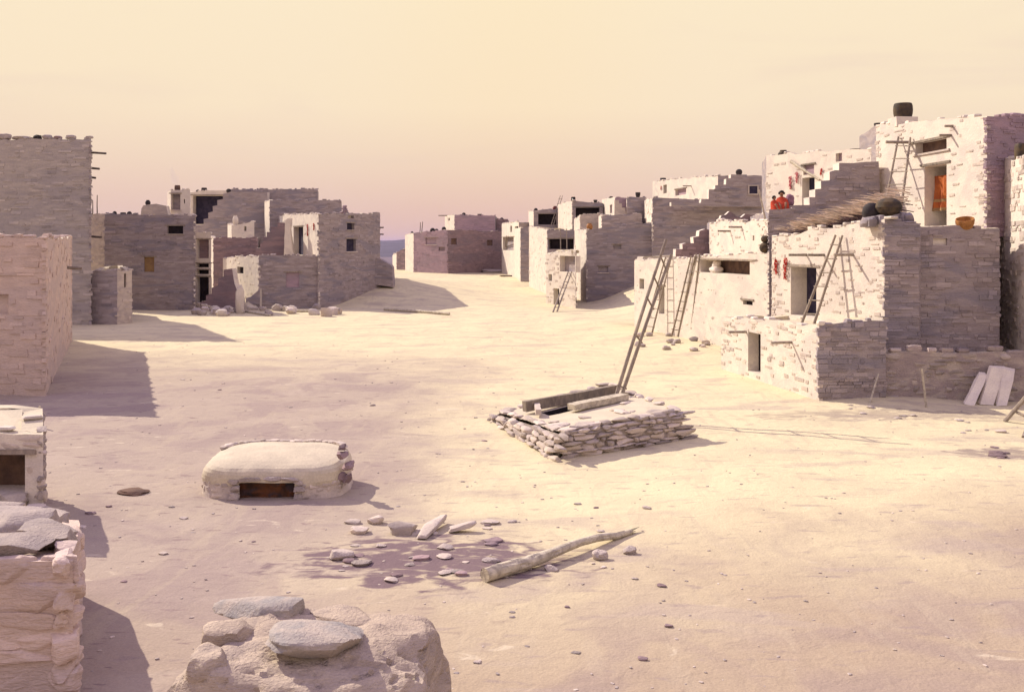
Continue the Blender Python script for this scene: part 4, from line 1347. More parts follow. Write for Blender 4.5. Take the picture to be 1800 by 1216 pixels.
for (a, b, r) in ((gp(1766, 742), at(1812, 688, 29.5), .07), (gp(1800, 770), at(1830, 690, 29.0), .07), (at(1783, 722, 29.6), at(1818, 740, 29.0), .045)):
    mb = MB()
    pole(mb, a, b, r, r * .9, 'wood', 3, .01)
    mb.build('bar', tr)

# ------------------------------------------------------------------ stones
STONEG = 'loose stones scattered on the plaza ground'


def ground_stone(px, py, wpx, hk=.45, mat='rubble', label=None, group=STONEG, sub=4, name='stone', asp=.75, sink=.42, p_=3.0):
    p = gp(px, py)
    a = wpx / 2 * p.y / F
    th = rnd.uniform(-.5, .5)
    u = Vector((math.cos(th), math.sin(th), 0)) * a
    v = Vector((-math.sin(th), math.cos(th), 0)) * a * asp
    h = a * hk
    mb = MB()
    c = p + Vector((0, 0, h * (1 - sink)))
    rock(mb, c, u, v, Vector((0, 0, h)), mat, sub, p_, .2)
    return tag(mb.build(name, None, p), label or 'small loose stone lying on the plaza ground', 'stone', group)


ground_stone(710, 938, 50, .5, 'palestone', 'largest pale block on the rubble heap behind the fallen log', None, 6, 'stone', .6, .2, 4)
ground_stone(660, 921, 32, .5, 'palestone', 'rounded pale stone at the back left of the rubble heap', None, 6)
ground_stone(598, 983, 48, .4, 'rubble', 'flat brown stone left of the rubble heap', None, 6)
ground_stone(633, 938, 34, .4, 'palestone', 'pale flat stone at left end of the rubble heap', None, 6)
ground_stone(1053, 982, 30, .6, 'rubble', 'mauve stone beyond the middle of the log on its right', None, 6)
ground_stone(1106, 974, 26, .6, 'rubble', 'small mauve stone nearest the thin end of the fallen log', None, 6)
ground_stone(968, 1002, 26, .45, 'rubble', 'small stone lying close in the log shadow', None, 5 if False else 4)
ground_stone(236, 868, 52, .16, 'brownback', 'flat dark stone left of the oven, shade put into its colour', None, 6)  # dark flat shade carried by the stone's colour
ground_stone(421, 552, 16, 3.2, 'plaster', 'upright rounded white stone before the low front house', None, 6, 'standing_stone', .8, .1)
for (px, py, w_) in ((574, 556, 22), (585, 553, 20), (596, 552, 14)):
    ground_stone(px, py, w_, 1.0, 'palestone', 'pale curved stone in the small pile before low front house', 'pale stones piled before the low front house', 4, 'stone')
# rubble slabs leaning together
for (a, b, lab) in (((732, 955), (778, 920), 'narrow pale slab tilted across the rubble heap'), ((790, 936), (838, 936), 'flat pale slab at the right end of rubble heap')):
    p, q = gp(*a), gp(*b)
    mb = MB()
    d = (q - p)
    L = d.length
    d.normalize()
    rock(mb, (p + q) / 2 + Vector((0, 0, .1)), d * L * .5 + Vector((0, 0, .06)), Vector((-d.y, d.x, 0)) * .13, Vector((0, 0, .06)), 'palestone', 6, 6, .08, .6)
    tag(mb.build('stone_slab', None, p), lab, 'slab')
for _ in range(30):
    px, py = rnd.uniform(590, 900), rnd.uniform(915, 1022)
    ground_stone(px, py, rnd.uniform(12, 36), rnd.uniform(.12, .3), rnd.choice(('rubble', 'rubble', 'palestone', 'brownstone')), 'small loose stone in the rubble heap by the fallen log', 'stones of the rubble heap', 4)
for _ in range(60):
    px, py = rnd.uniform(130, 1200), rnd.uniform(660, 1190)
    if 300 < px < 800 and py > 1010 or 340 < px < 690 and 760 < py < 900 or 860 < px < 1230 and 680 < py < 810 or px < 340 and py > 1040:
        continue
    ground_stone(px, py, rnd.uniform(7, 20) * (1 if py > 800 else .6), rnd.uniform(.15, .35), rnd.choice(('rubble', 'rubble', 'palestone', 'brownstone')), None, STONEG, 4, 'stone', .7, .5)
for _ in range(14):
    px = rnd.uniform(1450, 1800)
    ground_stone(px, 712 + (px - 1450) * .1 + rnd.uniform(-4, 26), rnd.uniform(8, 24), rnd.uniform(.15, .3), rnd.choice(('rubble', 'palestone', 'palestone')), 'loose stone at the foot of the terrace at right', 'stones at the foot of the terrace', 3)
for _ in range(5):
    ground_stone(rnd.uniform(1735, 1800), rnd.uniform(782, 812), rnd.uniform(12, 34), .2, 'brownstone', 'flat dark stone in the patch by the right edge', 'flat stones by the right edge', 3)
for _ in range(22):
    ground_stone(rnd.uniform(1120, 1285), rnd.uniform(590, 618), rnd.uniform(6, 18), .6, rnd.choice(('palestone', 'rubble')), 'loose stone at the foot of rubble house', 'stones at the foot of the rubble house', 3)
for _ in range(44):
    ground_stone(rnd.choice((rnd.uniform(343, 430), rnd.uniform(343, 560))), rnd.uniform(541, 556), rnd.uniform(6, 22), .7, rnd.choice(('plaster', 'palestone', 'rubble')), 'loose stone along the foot of the left houses', 'stones at the foot of the left houses', 3)
# fine pebbles as ground cover
mb = MB()
for _ in range(900):
    y = 10 + 45 * rnd.random() ** 1.7
    x = rnd.uniform(-.55, .55) * y
    r = rnd.uniform(.006, .02) * (1 + y / 50)
    a = rnd.uniform(0, 3.1)
    d = Vector((math.cos(a), math.sin(a), 0))
    rock(mb, (x, y, terrain(x, y) + r * .2), d * r * 1.5, Vector((-d.y, d.x, 0)) * r, Vector((0, 0, r * .45)), rnd.choice(('palestone', 'palestone', 'rubble')), 2, 3, .2)
o = mb.build('pebbles')
o['kind'] = 'stuff'
tag(o, 'fine pebbles strewn over the sandy plaza ground', 'pebbles')

# ------------------------------------------------------------------ brush on the roof of the stone house
br = thing('brush_pile', 'pile of cut brush and sticks lying on roof edge of the stone house', 'brush', (12.5, 40, 5.9))
mbd, mbl = MB(), MB()
A_, B_ = Vector((*R2.P[0], 0)), Vector((*R2.P[1], 0))
for k in range(1000):
    t = rnd.random() ** .9 * .80
    b = A_.lerp(B_, t)
    inn = rnd.uniform(-.12, 1.9)
    b += -Vector((*R2.nrm[0], 0)) * inn
    hz = rnd.random()
    zr = R2.T[0] + (R2.T[1] - R2.T[0]) * t
    z = zr + .03 + hz * (.42 + .7 * t) + .30 * max(0, inn) * (.35 + t * .7)
    d = Vector((-1, rnd.uniform(-.15, .7), rnd.uniform(.0, .34))).normalized()
    L = rnd.uniform(.45, 1.15)
    c = Vector((b.x + .3, b.y, z))
    top = hz > .42  # pale copy for lit upper twigs, dark copy for shaded lower ones
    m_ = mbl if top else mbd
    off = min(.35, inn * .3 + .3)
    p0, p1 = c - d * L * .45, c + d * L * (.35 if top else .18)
    pole(m_, p0, p1, rnd.uniform(.016, .034), .008, 'brush' if top else 'shadebrush', 2, .06, 4, rnd.random())
mbl.build('light_painted_twigs', br)
mbd.build('shade_painted_twigs', br)

# ------------------------------------------------------------------ ladders
bpy.context.view_layer.update()


def on_roof(px, py, Y): return Vector((XX(px, Y), Y, drop_z(XX(px, Y), Y)))


def wall_pt(H, e, px, py, off=.07):
    A, B = H.P[e], H.P[(e + 1) % H.n]
    s, Y = hit_edge(A, B, px)
    return at(px, py, Y) + Vector((*H.nrm[e], 0)) * off


p0, p1 = on_roof(1409, 560, 37.9), on_roof(1431, 564, 37.2)
ladder('ladder standing on low room roof against the white wall with red chilies', p0, p1, wall_pt(R2, 0, 1473, 413, .10), wall_pt(R2, 0, 1485, 414, .10), 6, .06)
p0 = Vector((XX(1545, 41.6), 41.6, 5.95))
p1 = Vector((XX(1578, 40.4), 40.4, 5.95))
p0.z, p1.z = drop_z(p0.x, p0.y, 6.6), drop_z(p1.x, p1.y, 6.6)
ladder('ladder against the highest white house beside its orange curtained doorway', p0, p1, wall_pt(R5, 0, 1583, 241, .1), wall_pt(R5, 0, 1604, 242, .1), 7, .06)
ladder('ladder leaning on the left end of rubble house behind the kiva ladder', gp(1133, 584), gp(1146, 586), wall_pt(R7, 0, 1172, 452), wall_pt(R7, 0, 1182, 452), 8, .055)
ladder('left ladder of the crossed pair leaning on rubble house', gp(1181, 590), gp(1192, 592), wall_pt(R7, 0, 1217, 450), wall_pt(R7, 0, 1224, 450), 8, .055)
ladder('right ladder of the crossed pair leaning on rubble house', gp(1204, 592), gp(1213, 596), wall_pt(R7, 0, 1226, 446), wall_pt(R7, 0, 1232, 446), 8, .05)
ladder('ladder leaning across the pale annex with the arched door', gp(972, 549), gp(979, 548), wall_pt(R9, 0, 1000, 478), wall_pt(R9, 0, 1006, 478), 6, .07)
pz = drop_z(XX(987, 100), 100)
ladder('short ladder standing on the annex roof before a dark opening', (XX(986, 101), 101, Z0 := drop_z(XX(986, 101), 101)), (XX(997, 101), 101, Z0), at(985, 402, 102.8), at(996, 402, 102.8), 5, .07)
ladder('thin ladder leaning in front of the black open fronted house', at(968, 398, 123.2), at(972, 398, 123.2), at(985, 344, 124.6), at(989, 344, 124.6), 6, .05)
ladder('leaning ladder of poles beside the narrow white end house', gp(881, 471), gp(885, 472), at(890, 415, 140), at(893, 415, 140), 5, .08)
ladder('slanting ladder at the foot of pale end house', gp(930, 474), gp(934, 475), at(937, 440, 121.5), at(940, 440, 121.5), 5, .07)
ladder('slanting ladder beside the left edge of the annex', gp(953, 474), gp(957, 475), at(961, 442, 111), at(964, 442, 111), 5, .07)
for (a, b, lab) in (((738, 405), (739, 391), 'left of two thin poles standing on brown house roof'), ((741, 404), (743, 390), 'right of two thin poles standing on brown house roof')):
    Y = 153.6
    x = XX(a[0], Y)
    zb = drop_z(x, Y)
    mb = MB()
    pole(mb, (x, Y, zb - .05), at(b[0], b[1], Y), .07, .05, 'darkwood', 2)
    tag(mb.build('roof_pole', None, Vector((x, Y, zb))), lab, 'pole')
for (px, py, Y, lab) in ((163, 352, 81.5, 'shorter of two poles on the wide grey house roof'), (171, 343, 81.5, 'taller of two poles on the wide grey house roof')):
    x = XX(px, Y)
    zb = drop_z(x, Y)
    mb = MB()
    pole(mb, (x, Y, zb - .05), at(px, py, Y), .05, .03, 'darkwood', 2)
    tag(mb.build('roof_pole', None, Vector((x, Y, zb))), lab, 'pole')
# tall white pole by the seated people, plank on the terrace house wall
x, Y = XX(1345, 46.8), 46.8
zb = drop_z(x, Y)
mb = MB()
pole(mb, (x, Y, zb), at(1334, 334, 46.8), .05, .035, 'palewood', 3)
tag(mb.build('roof_pole', None, Vector((x, Y, zb))), 'tall pale pole leaning left beside the seated people', 'pole')
pa_, pb_ = wall_pt(R3, 0, 1394, 284, .12), wall_pt(R3, 0, 1444, 316, .12)
mb = MB()
pole(mb, pa_, pb_, .10, .05, 'palewood', 3, .01)
mb.build('leaning_plank', R3.root)

# ------------------------------------------------------------------ chilies and cloths
chilies(R2, 0, 1367, 455, 481, 8, 'chili', 'left red chili string by dark door above the low room')
chilies(R2, 0, 1383, 452, 489, 10, 'chili', 'longer right red chili string by dark door above the low room')
chilies(R3, 0, 1391, 309, 331, 8, 'pinkcloth', 'left pink chili string on the terrace house above the people')
chilies(R3, 0, 1403, 302, 320, 8, 'pinkcloth', 'right pink chili string on the terrace house above the people')
chilies(R3, 0, 1446, 296, 306, 5, 'chili', 'short red chili string near the stair of the terrace house')
chilies(R17, 0, 1163, 327, 333, 4, 'chili', 'tiny red chili string by the doorway of upper white house')
chilies(L8, 0, 542, 394, 414, 4, 'chili', 'left red chili string on the tower house white side')
chilies(L8, 0, 553, 392, 404, 4, 'chili', 'right red chili string on the tower house white side')
# orange cloth hanging in the upper doorway
A, B = R5.P[0], R5.P[1]
n3 = Vector((*R5.nrm[0], 0))
mb = MB()
n_ = 12
vs = []
s0, Y0 = hit_edge(A, B, 1622)
s1, Y1 = hit_edge(A, B, 1662)
for j in range(13):
    for i in range(n_ + 1):
        s = s0 + (s1 - s0) * i / n_
        x, y = A[0] + (B[0] - A[0]) * s, A[1] + (B[1] - A[1]) * s
        z = ZZ(308 + 62 * j / 12, (Y0 + Y1) / 2)
        d = .42 + .09 * math.sin(i * 1.5 + j * .22) * (.4 + j / 14)
        vs.append(Vector((x, y, z)) - n3 * d)
for j in range(12):
    mb.add([vs[j * (n_ + 1) + i] for i in range(2 * n_ + 2)], [(i, i + 1, n_ + 2 + i, n_ + 1 + i) for i in range(n_)], 'ochre' if j in (8, 11) else 'orangecloth', .5, True)
o = mb.build('door_cloth', None, vs[0])
tag(o, 'orange blanket hanging inside the doorway of the highest white house', 'cloth')

# ------------------------------------------------------------------ pots
x, y = edge_xy(R5, 0, 1569, .5)
mb = MB()
box(mb, (x, y, R5.T[0] - .12), Vector((.48, 0, 0)), Vector((0, .5, 0)), Vector((0, 0, .22)), 'plaster', .08)
mb.build('chimney_base', R5.root)
pot(x, y, R5.T[0] + .09, .43, .68, 'jar', 'clay', 'wide dark chimney jar on corner of the highest house', 'pots standing on the roofs', 'chimney_jar')
roof_pot(R6, 0, 1781, 25, 30, 'jar', 'clay', 'brown jar standing on rough stone wall at right edge', .3)
roof_pot(R3, 0, 1366, 19, 16, 'olla', 'clay', 'round brown pot on far roof corner of the terrace house', .4)
roof_pot(R3, 0, 1491, 18, 10, 'bowl', 'darkclay', 'low dark pot in the middle of terrace house roof', .4)
roof_pot(R3, 0, 1531, 14, 11, 'bowl', 'darkclay', 'low dark pot on terrace house roof against the highest house', .4)
bpy.context.view_layer.update()
# pots on the pillar of the stone house
mb = MB()
for k in range(9):
    px = 1516 + 9 * k
    rock(mb, at(px + 5, 391 - 1.1 * k, 35.25 + rnd.uniform(-.1, .1)), Vector((.2, 0, 0)), Vector((0, .42, 0)), Vector((0, 0, .2)), 'stone', 3, 5, .1)
mb.build('pillar_cap', R2.root)
pot(XX(1562, 35.2), 35.2, ZZ(380, 35.2), .47, .66, 'ball', 'clay', 'large brown pot on the stone pillar by the upper doorway', 'pots standing on the roofs')
pot(XX(1532, 35.6), 35.6, ZZ(391, 35.6), .34, .72, 'ball', 'darkclay', 'tall black pot beside the brush pile on the stone house', 'pots standing on the roofs')
x, y = XX(1697, 35.5), 35.5
R_ = Matrix.Rotation(math.radians(16), 3, 'X') @ Matrix.Rotation(math.radians(-10), 3, 'Y')
pot(x, y, ZZ(403, y), .33, .40, 'bowl', 'orangeclay', 'orange clay bowl tilted on ledge below the upper doorway', None, 'clay_bowl', R_, 'bowl')
# two pots stacked beside the small white house
x, y = XX(1345, 45.3), 45.3
z = drop_z(x, y, 5.8) - .02
pot(x, y, z, .27, .50, 'ball', 'clay', 'lower and larger of two stacked pots by the small white house', 'pots standing on the roofs')
pot(x, y, z + .49, .2, .33, 'ball', 'clay', 'smaller pot balanced on top of another by small white house', 'pots standing on the roofs')
x, y = XX(1289, 50.5), 50.5
pot(x, y, drop_z(x, y, 5.8) - .02, .18, .26, 'olla', 'darkclay', 'small dark pot before the wall of the small white house', 'pots standing on the roofs')
roof_pot(R17, 0, 1158, 11, 9, 'jar', 'darkclay', 'dark chimney pot on left end of the upper white house', .5, 'chimney_pot')
x, y = XX(1299, 86.4), 86.4
pot(x, y, drop_z(x, y) - .03, .3, .55, 'ball', 'darkclay', 'round dark pot at the peak of the stepped grey gable', 'pots standing on the roofs')
roof_pot(R8, 1, 1036, 11, 12, 'olla', 'orangeclay', 'orange pot on the left corner of the long grey house', .3)
roof_pot(R11, 1, 1008, 8, 7, 'jar', 'darkclay', 'dark pot on left corner of the cream house', .3)
roof_pot(R11, 1, 1047, 7, 5, 'bowl', 'darkclay', 'low dark pot on right end of the cream house', .3)
roof_pot(R12, 0, 1068, 9, 7, 'olla', 'darkclay', 'dark pot on roof of the small white block', .4)
roof_pot(R12c, 1, 1122, 9, 9, 'bowl', 'darkclay', 'flared dark pot on the dark grey square room', .3)
roof_pot(R13, 1, 942, 7, 6, 'olla', 'darkclay', 'dark pot on left corner of the open fronted house', .4)
roof_pot(R13, 1, 976, 9, 8, 'olla', 'redclay', 'dark red pot on right corner of the open fronted house', .4)
roof_pot(Fh, 0, 719, 6, 7, 'olla', 'darkclay', 'dark pot on the lit left end of the brown house', .5)
for px, w_, h_, lab in ((755, 9, 9, 'leftmost of three dark pots on the brown house roof'), (762, 7, 7, 'middle of three dark pots on the brown house roof'), (775, 8, 9, 'rightmost of three dark pots on the brown house roof')):
    roof_pot(Fh, 1, px, w_, h_, 'ball', 'darkclay', lab, .6)
roof_pot(F2, 1, 815, 7, 7, 'ball', 'darkclay', 'round dark pot on left part of the mauve upper room', .4)
roof_pot(F2, 1, 843, 8, 5, 'bowl', 'darkclay', 'low dark pot on right part of the mauve upper room', .4)
roof_pot(F3, 1, 882, 6, 6, 'olla', 'darkclay', 'dark pot on roof of the dark purple upper room', .4)
for px, w_, h_, k, lab in ((197, 8, 11, 'ball', 'leftmost of four dark pots on the wide grey house'), (212, 10, 9, 'jar', 'second of four dark pots from the left on wide grey house'),
                           (223, 9, 11, 'ball', 'third of four dark pots from the left on wide grey house'), (232, 8, 8, 'ball', 'rightmost of four dark pots on the wide grey house')):
    roof_pot(L4, 1, px, w_, h_, k, 'darkclay', lab, .45)
x, y = XX(260, 81.75), 81.75
pot(x, y, drop_z(x, y) - .03, .22, .45, 'olla', 'darkclay', 'dark pot on the rack left of the smoking chimney room', 'pots standing on the roofs')
roof_pot(L12, 1, 309, 10, 13, 'jar', 'brownback', 'chimney pot on the small white chimney room', .4, 'chimney_pot')
roof_pot(L13, 1, 346, 7, 7, 'ball', 'darkclay', 'small dark pot on left of the open porch roof', .4)
roof_pot(L13, 1, 357, 10, 10, 'jar', 'darkclay', 'larger dark pot on middle of the open porch roof', .4)
x, y = XX(402, 109), 109
pot(x, y, drop_z(x, y) - .03, .28, .5, 'ball', 'darkclay', 'dark pot at the top of diagonal stair in left cluster', 'pots standing on the roofs')
roof_pot(L10b, 1, 410, 10, 17, 'olla', 'plaster', 'whitewashed rounded chimney pot on white upper room of left cluster', .35, 'chimney_pot')
roof_pot(L6, 1, 577, 7, 6, 'ball', 'darkclay', 'round dark pot on right end of the grey back house', .4)
roof_pot(L8, 0, 549, 9, 6, 'ball', 'stone', 'grey pot on the roof edge above the red chilies', .5)
# a stack of stones used as a chimney on the tower house
x, y = XX(606, 90), 90
z = drop_z(x, y)
mb = MB()
for k in range(6):
    r = .5 - .055 * k
    rock(mb, (x + rnd.uniform(-.05, .05), y, z + .1 + k * .19), Vector((r, 0, 0)), Vector((0, r, 0)), Vector((0, 0, .12)), 'mauvestone', 4, 4, .18)
tag(mb.build('stone_chimney', None, Vector((x, y, z))), 'tapering chimney of piled stones behind the tower house roof', 'chimney')
# round stones on the tall house
for px, w_, h_, mt, lab in ((4, 22, 12, 'rubble', 'grey round stone on tall house roof at left edge'), (33, 30, 7, 'rubble', 'long low stone on the tall house roof'), (62, 13, 9, 'darkclay', 'small black round stone on tall house roof'),
                            (80, 16, 9, 'rubble', 'mid grey stone right of the black stone on tall house roof'), (98, 12, 7, 'brownstone', 'small brown stone on the tall house roof'), (121, 18, 8, 'rubble', 'rightmost grey stone on the tall house roof')):
    x, y = edge_xy(L1, 0, px, .3)
    z = L1.T[0] - .06
    mb = MB()
    rock(mb, (x, y, z + h_ / 2 * y / F * .8), Vector((w_ / 2 * y / F, 0, 0)), Vector((0, .3, 0)), Vector((0, 0, h_ / 2 * y / F)), mt, 4, 2.6, .15)
    tag(mb.build('roof_stone', None, Vector((x, y, z))), lab, 'stone', 'round stones along the tall house roof')
# white bundle in the recess of the rubble house
s_, Y_ = hit_edge(R7.P[0], R7.P[1], 1250)
n3 = Vector((*R7.nrm[0], 0))
p = at(1250, 480, Y_) - n3 * .3
mb = MB()
rock(mb, p + Vector((0, 0, .16)), Vector((.1, -.42, 0)), Vector((.3, .05, 0)), Vector((0, 0, .2)), 'plaster', 6, 2.4, .15, .8)
rock(mb, p + Vector((0, 0, .45)), Vector((.05, -.2, 0)), Vector((.2, .0, 0)), Vector((0, 0, .22)), 'plaster', 6, 2.6, .15, .8)
tag(mb.build('white_sack', None, p), 'white sack slumped in the brown recess of the rubble house', 'sack')
# slabs on the roof of the front room
for k, (px, Y, lab) in enumerate(((1343, 39.6, 'dark flat slab lying on the low room roof left of its ladder'), (1360, 39.3, 'mauve flat slab beside the dark slab on low room roof'))):
    x = XX(px, Y)
    bpy.context.view_layer.update()
    z = drop_z(x, Y)
    mb = MB()
    rock(mb, (x, Y, z + .08), Vector((.34, .1, 0)), Vector((-.06, .3, 0)), Vector((0, 0, .1)), 'brownstone', 4, 3.4, .15, .4)
    tag(mb.build('roof_slab', None, Vector((x, Y, z))), lab, 'slab')
# flat slabs and hole cover in the street before the brown house
for (px, py, w_, lab) in ((878, 479, 60, 'wide flat slab at the foot of brown house'), (845, 479, 26, 'flat stone left of the wide slab in the far street'), (890, 486, 28, 'small flat stone in front of the wide slab in the far street')):
    ground_stone(px, py, w_, .10, 'rubble', lab, None, 6, 'stone_slab', .5, .0, 4)


# ------------------------------------------------------------------ the two seated people
def person(name, base, sc, label, cloth, facing, child=False):
    t = thing(name, label, 'person', base, 'people sitting on the terrace')
    R = Matrix.Rotation(facing, 4, 'Z')

    def W(x, y, z): return Vector(base) + (R @ Vector((x * sc, y * sc, z * sc)))
    J = {'pelvis': (0, 0, .12, .16), 'waist': (0, .01, .30, .135), 'chest': (0, .0, .47, .155), 'neck': (0, -.01, .62, .055), 'head0': (0, -.02, .70, .075), 'head1': (0, -.025, .79, .095), 'head2': (0, -.01, .87, .07),
         'ls': (-.17, 0, .55, .06), 'le': (-.23, -.08, .32, .045), 'lw': (-.1, -.27, .26, .03), 'lh': (-.04, -.33, .27, .03),
         'rs': (.17, 0, .55, .06), 're': (.23, -.08, .32, .045), 'rw': (.1, -.27, .26, .03), 'rh': (.04, -.33, .27, .03),
         'lhip': (-.1, -.04, .1, .095), 'lk': (-.17, -.42, .36, .065), 'la': (-.12, -.52, .05, .04), 'lf': (-.12, -.66, .035, .032),
         'rhip': (.1, -.04, .1, .095), 'rk': (.17, -.42, .36, .065), 'ra': (.12, -.52, .05, .04), 'rf': (.12, -.66, .035, .032)}
    E = [('pelvis', 'waist'), ('waist', 'chest'), ('chest', 'neck'), ('neck', 'head0'), ('head0', 'head1'), ('head1', 'head2'), ('chest', 'ls'), ('ls', 'le'), ('le', 'lw'), ('lw', 'lh'), ('chest', 'rs'), ('rs', 're'), ('re', 'rw'), ('rw', 'rh'),
         ('pelvis', 'lhip'), ('lhip', 'lk'), ('lk', 'la'), ('la', 'lf'), ('pelvis', 'rhip'), ('rhip', 'rk'), ('rk', 'ra'), ('ra', 'rf')]
    # fingers and thumb on each hand
    for s, sx in (('l', 1), ('r', -1)):
        hx, hy, hz, _ = J[s + 'h']
        for i, (dx, L) in enumerate(((-.024, .055), (-.008, .065), (.008, .06), (.022, .048))):
            J[f'{s}f{i}a'] = (hx + sx * dx * .6, hy - .03, hz + dx * .8, .011)
            J[f'{s}f{i}b'] = (hx + sx * (dx * .6 + .02), hy - .03 - L * .7, hz + dx * .8 - .02, .008)
            E += [(s + 'h', f'{s}f{i}a'), (f'{s}f{i}a', f'{s}f{i}b')]
        J[s + 't'] = (hx + sx * .01, hy + .005, hz + .05, .010)
        E.append((s + 'h', s + 't'))
    keys = list(J)
    o3 = Vector(base)
    me = bpy.data.meshes.new('body')
    me.from_pydata([tuple(W(*J[k][:3]) - o3) for k in keys], [(keys.index(a), keys.index(b)) for a, b in E], [])
    ob = bpy.data.objects.new('body', me)
    C.objects.link(ob)
    ob.modifiers.new('Skin', 'SKIN')
    for i, k in enumerate(keys):
        sv = me.skin_vertices[0].data[i]
        sv.radius = (J[k][3] * sc, J[k][3] * sc)
        sv.use_root = k == 'pelvis'
    sd_ = ob.modifiers.new('Sub', 'SUBSURF')
    sd_.levels = sd_.render_levels = 2
    dg = bpy.context.evaluated_depsgraph_get()
    m2 = bpy.data.meshes.new_from_object(ob.evaluated_get(dg))
    bpy.data.objects.remove(ob)
    m2.materials.clear()
    m2.materials.append(M['skin'])
    for p in m2.polygons:
        p.use_smooth = True
    ob = bpy.data.objects.new('body', m2)
    C.objects.link(ob)
    ob.parent = t
    # face
    mb = MB()
    for sx in (-.035, .035):
        rock(mb, W(sx, -.107, .80), Vector((.013, 0, 0)) * sc, Vector((0, .01, 0)) * sc, Vector((0, 0, .008)) * sc, 'hair', 2, 2, 0)
    mb.build('eyes', t)
    mb = MB()
    rock(mb, W(0, -.118, .765), R.to_3x3() @ Vector((.014, 0, 0)) * sc, R.to_3x3() @ Vector((0, .018, 0)) * sc, Vector((0, 0, .028)) * sc, 'skin', 3, 2, 0)
    mb.build('nose', t)
    mb = MB()
    rock(mb, W(0, -.10, .722), R.to_3x3() @ Vector((.026, 0, 0)) * sc, R.to_3x3() @ Vector((0, .01, 0)) * sc, Vector((0, 0, .007)) * sc, 'redclay', 3, 2, 0)
    mb.build('mouth', t)
    # hair: a cap with side knots
    mb = MB()
    rock(mb, W(0, .025, .845), R.to_3x3() @ Vector((.115, 0, 0)) * sc, R.to_3x3() @ Vector((0, .115, 0)) * sc, Vector((0, 0, .095)) * sc, 'hair', 6, 2.2, .06)
    rock(mb, W(0, .075, .76), R.to_3x3() @ Vector((.085, 0, 0)) * sc, R.to_3x3() @ Vector((0, .05, 0)) * sc, Vector((0, 0, .11)) * sc, 'hair', 6, 2.2, .06)
    for sx in (-.115, .115):
        rock(mb, W(sx, .03, .80), R.to_3x3() @ Vector((.04, 0, 0)) * sc, R.to_3x3() @ Vector((0, .045, 0)) * sc, Vector((0, 0, .055)) * sc, 'hair', 4, 2.2, .05)
    mb.build('hair', t)
    # blanket wrapped round the shoulders and knees
    mb = MB()
    vs = []
    prof = [(.64, .085, .075, 0), (.60, .16, .1, 0), (.56, .225, .13, 0), (.46, .27, .175, -.02), (.34, .30, .27, -.10), (.22, .31, .34, -.17), (.10, .33, .36, -.19), (.015, .36, .38, -.2)]
    n = 28
    for (z, rx, ry, oy) in prof:
        for k in range(n):
            a = 2 * math.pi * k / n
            f = 1 + (.035 * math.sin(a * 7 + z * 5) if z < .5 else 0)
            vs.append(W(rx * math.cos(a) * f, oy + ry * math.sin(a) * f, z))
    mb.add(vs, [(j * n + k, j * n + (k + 1) % n, (j + 1) * n + (k + 1) % n, (j + 1) * n + k) for j in range(len(prof) - 1) for k in range(n)], cloth, .5, True)
    mb.build('blanket', t)
    return t


bpy.context.view_layer.update()
yw = 45.3
xw = XX(1374, yw)
person('person', (xw, yw, drop_z(xw, yw, 8.5)), 1.02, 'seated woman with black hair wrapped in a red orange blanket on the terrace', 'redcloth', math.radians(-12))
yw = 44.9
xw = XX(1361, yw)
person('person', (xw, yw, drop_z(xw, yw, 8.5)), .72, 'small child in dull red sitting left of the seated woman', 'redcloth', math.radians(20), True)
yw = 45.5
xw = XX(1388, yw)
z = drop_z(xw, yw, 8.5)
mb = MB()
rock(mb, (xw, yw, z + .26), Vector((.2, 0, 0)), Vector((0, .2, 0)), Vector((0, 0, .28)), 'mauvecloth', 6, 2.6, .14)
tag(mb.build('cloth_bundle', None, Vector((xw, yw, z))), 'mauve cloth bundle beside the seated woman', 'bundle')

# ------------------------------------------------------------------ air
mb = MB()
p = at(309, 318, 82.9)
rock(mb, p + Vector((-.15, 0, .35)), Vector((.28, 0, .12)), Vector((0, .25, 0)), Vector((-.3, 0, .75)), 'plaster', 6, 2.2, .25)
sm_ = mb.build('smoke', None, p)
m_ = bpy.data.materials.new('smoke_air')
m_.use_nodes = True
for n_ in list(m_.node_tree.nodes):
    if n_.type == 'BSDF_PRINCIPLED':
        m_.node_tree.nodes.remove(n_)
v_ = m_.node_tree.nodes.new('ShaderNodeVolumePrincipled')
v_.inputs['Color'].default_value = (.75, .68, .78, 1)
v_.inputs['Density'].default_value = .35
m_.node_tree.links.new(v_.outputs[0], m_.node_tree.nodes['Material Output'].inputs['Volume'])
sm_.data.materials[0] = m_
sm_['kind'] = 'stuff'
tag(sm_, 'faint wisp of smoke rising from the chimney pot on the small white room', 'smoke')


def haze():
    m = bpy.data.materials.new('air')
    m.use_nodes = True
    nt = m.node_tree
    for n in list(nt.nodes):
        if n.type == 'BSDF_PRINCIPLED':
            nt.nodes.remove(n)
    v = nt.nodes.new('ShaderNodeVolumePrincipled')
    v.inputs['Color'].default_value = (.60, .55, .95, 1)
    v.inputs['Density'].default_value = .000028
    nt.links.new(v.outputs[0], nt.nodes['Material Output'].inputs['Volume'])
    M['air'] = m
    mb = MB()
    box(mb, (0, 13500, 30), Vector((27000, 0, 0)), Vector((0, 17500, 0)), Vector((0, 0, 110)), 'air')
    o = mb.build('haze', None, Vector((0, 0, 0)))
    o['kind'] = 'stuff'


haze()

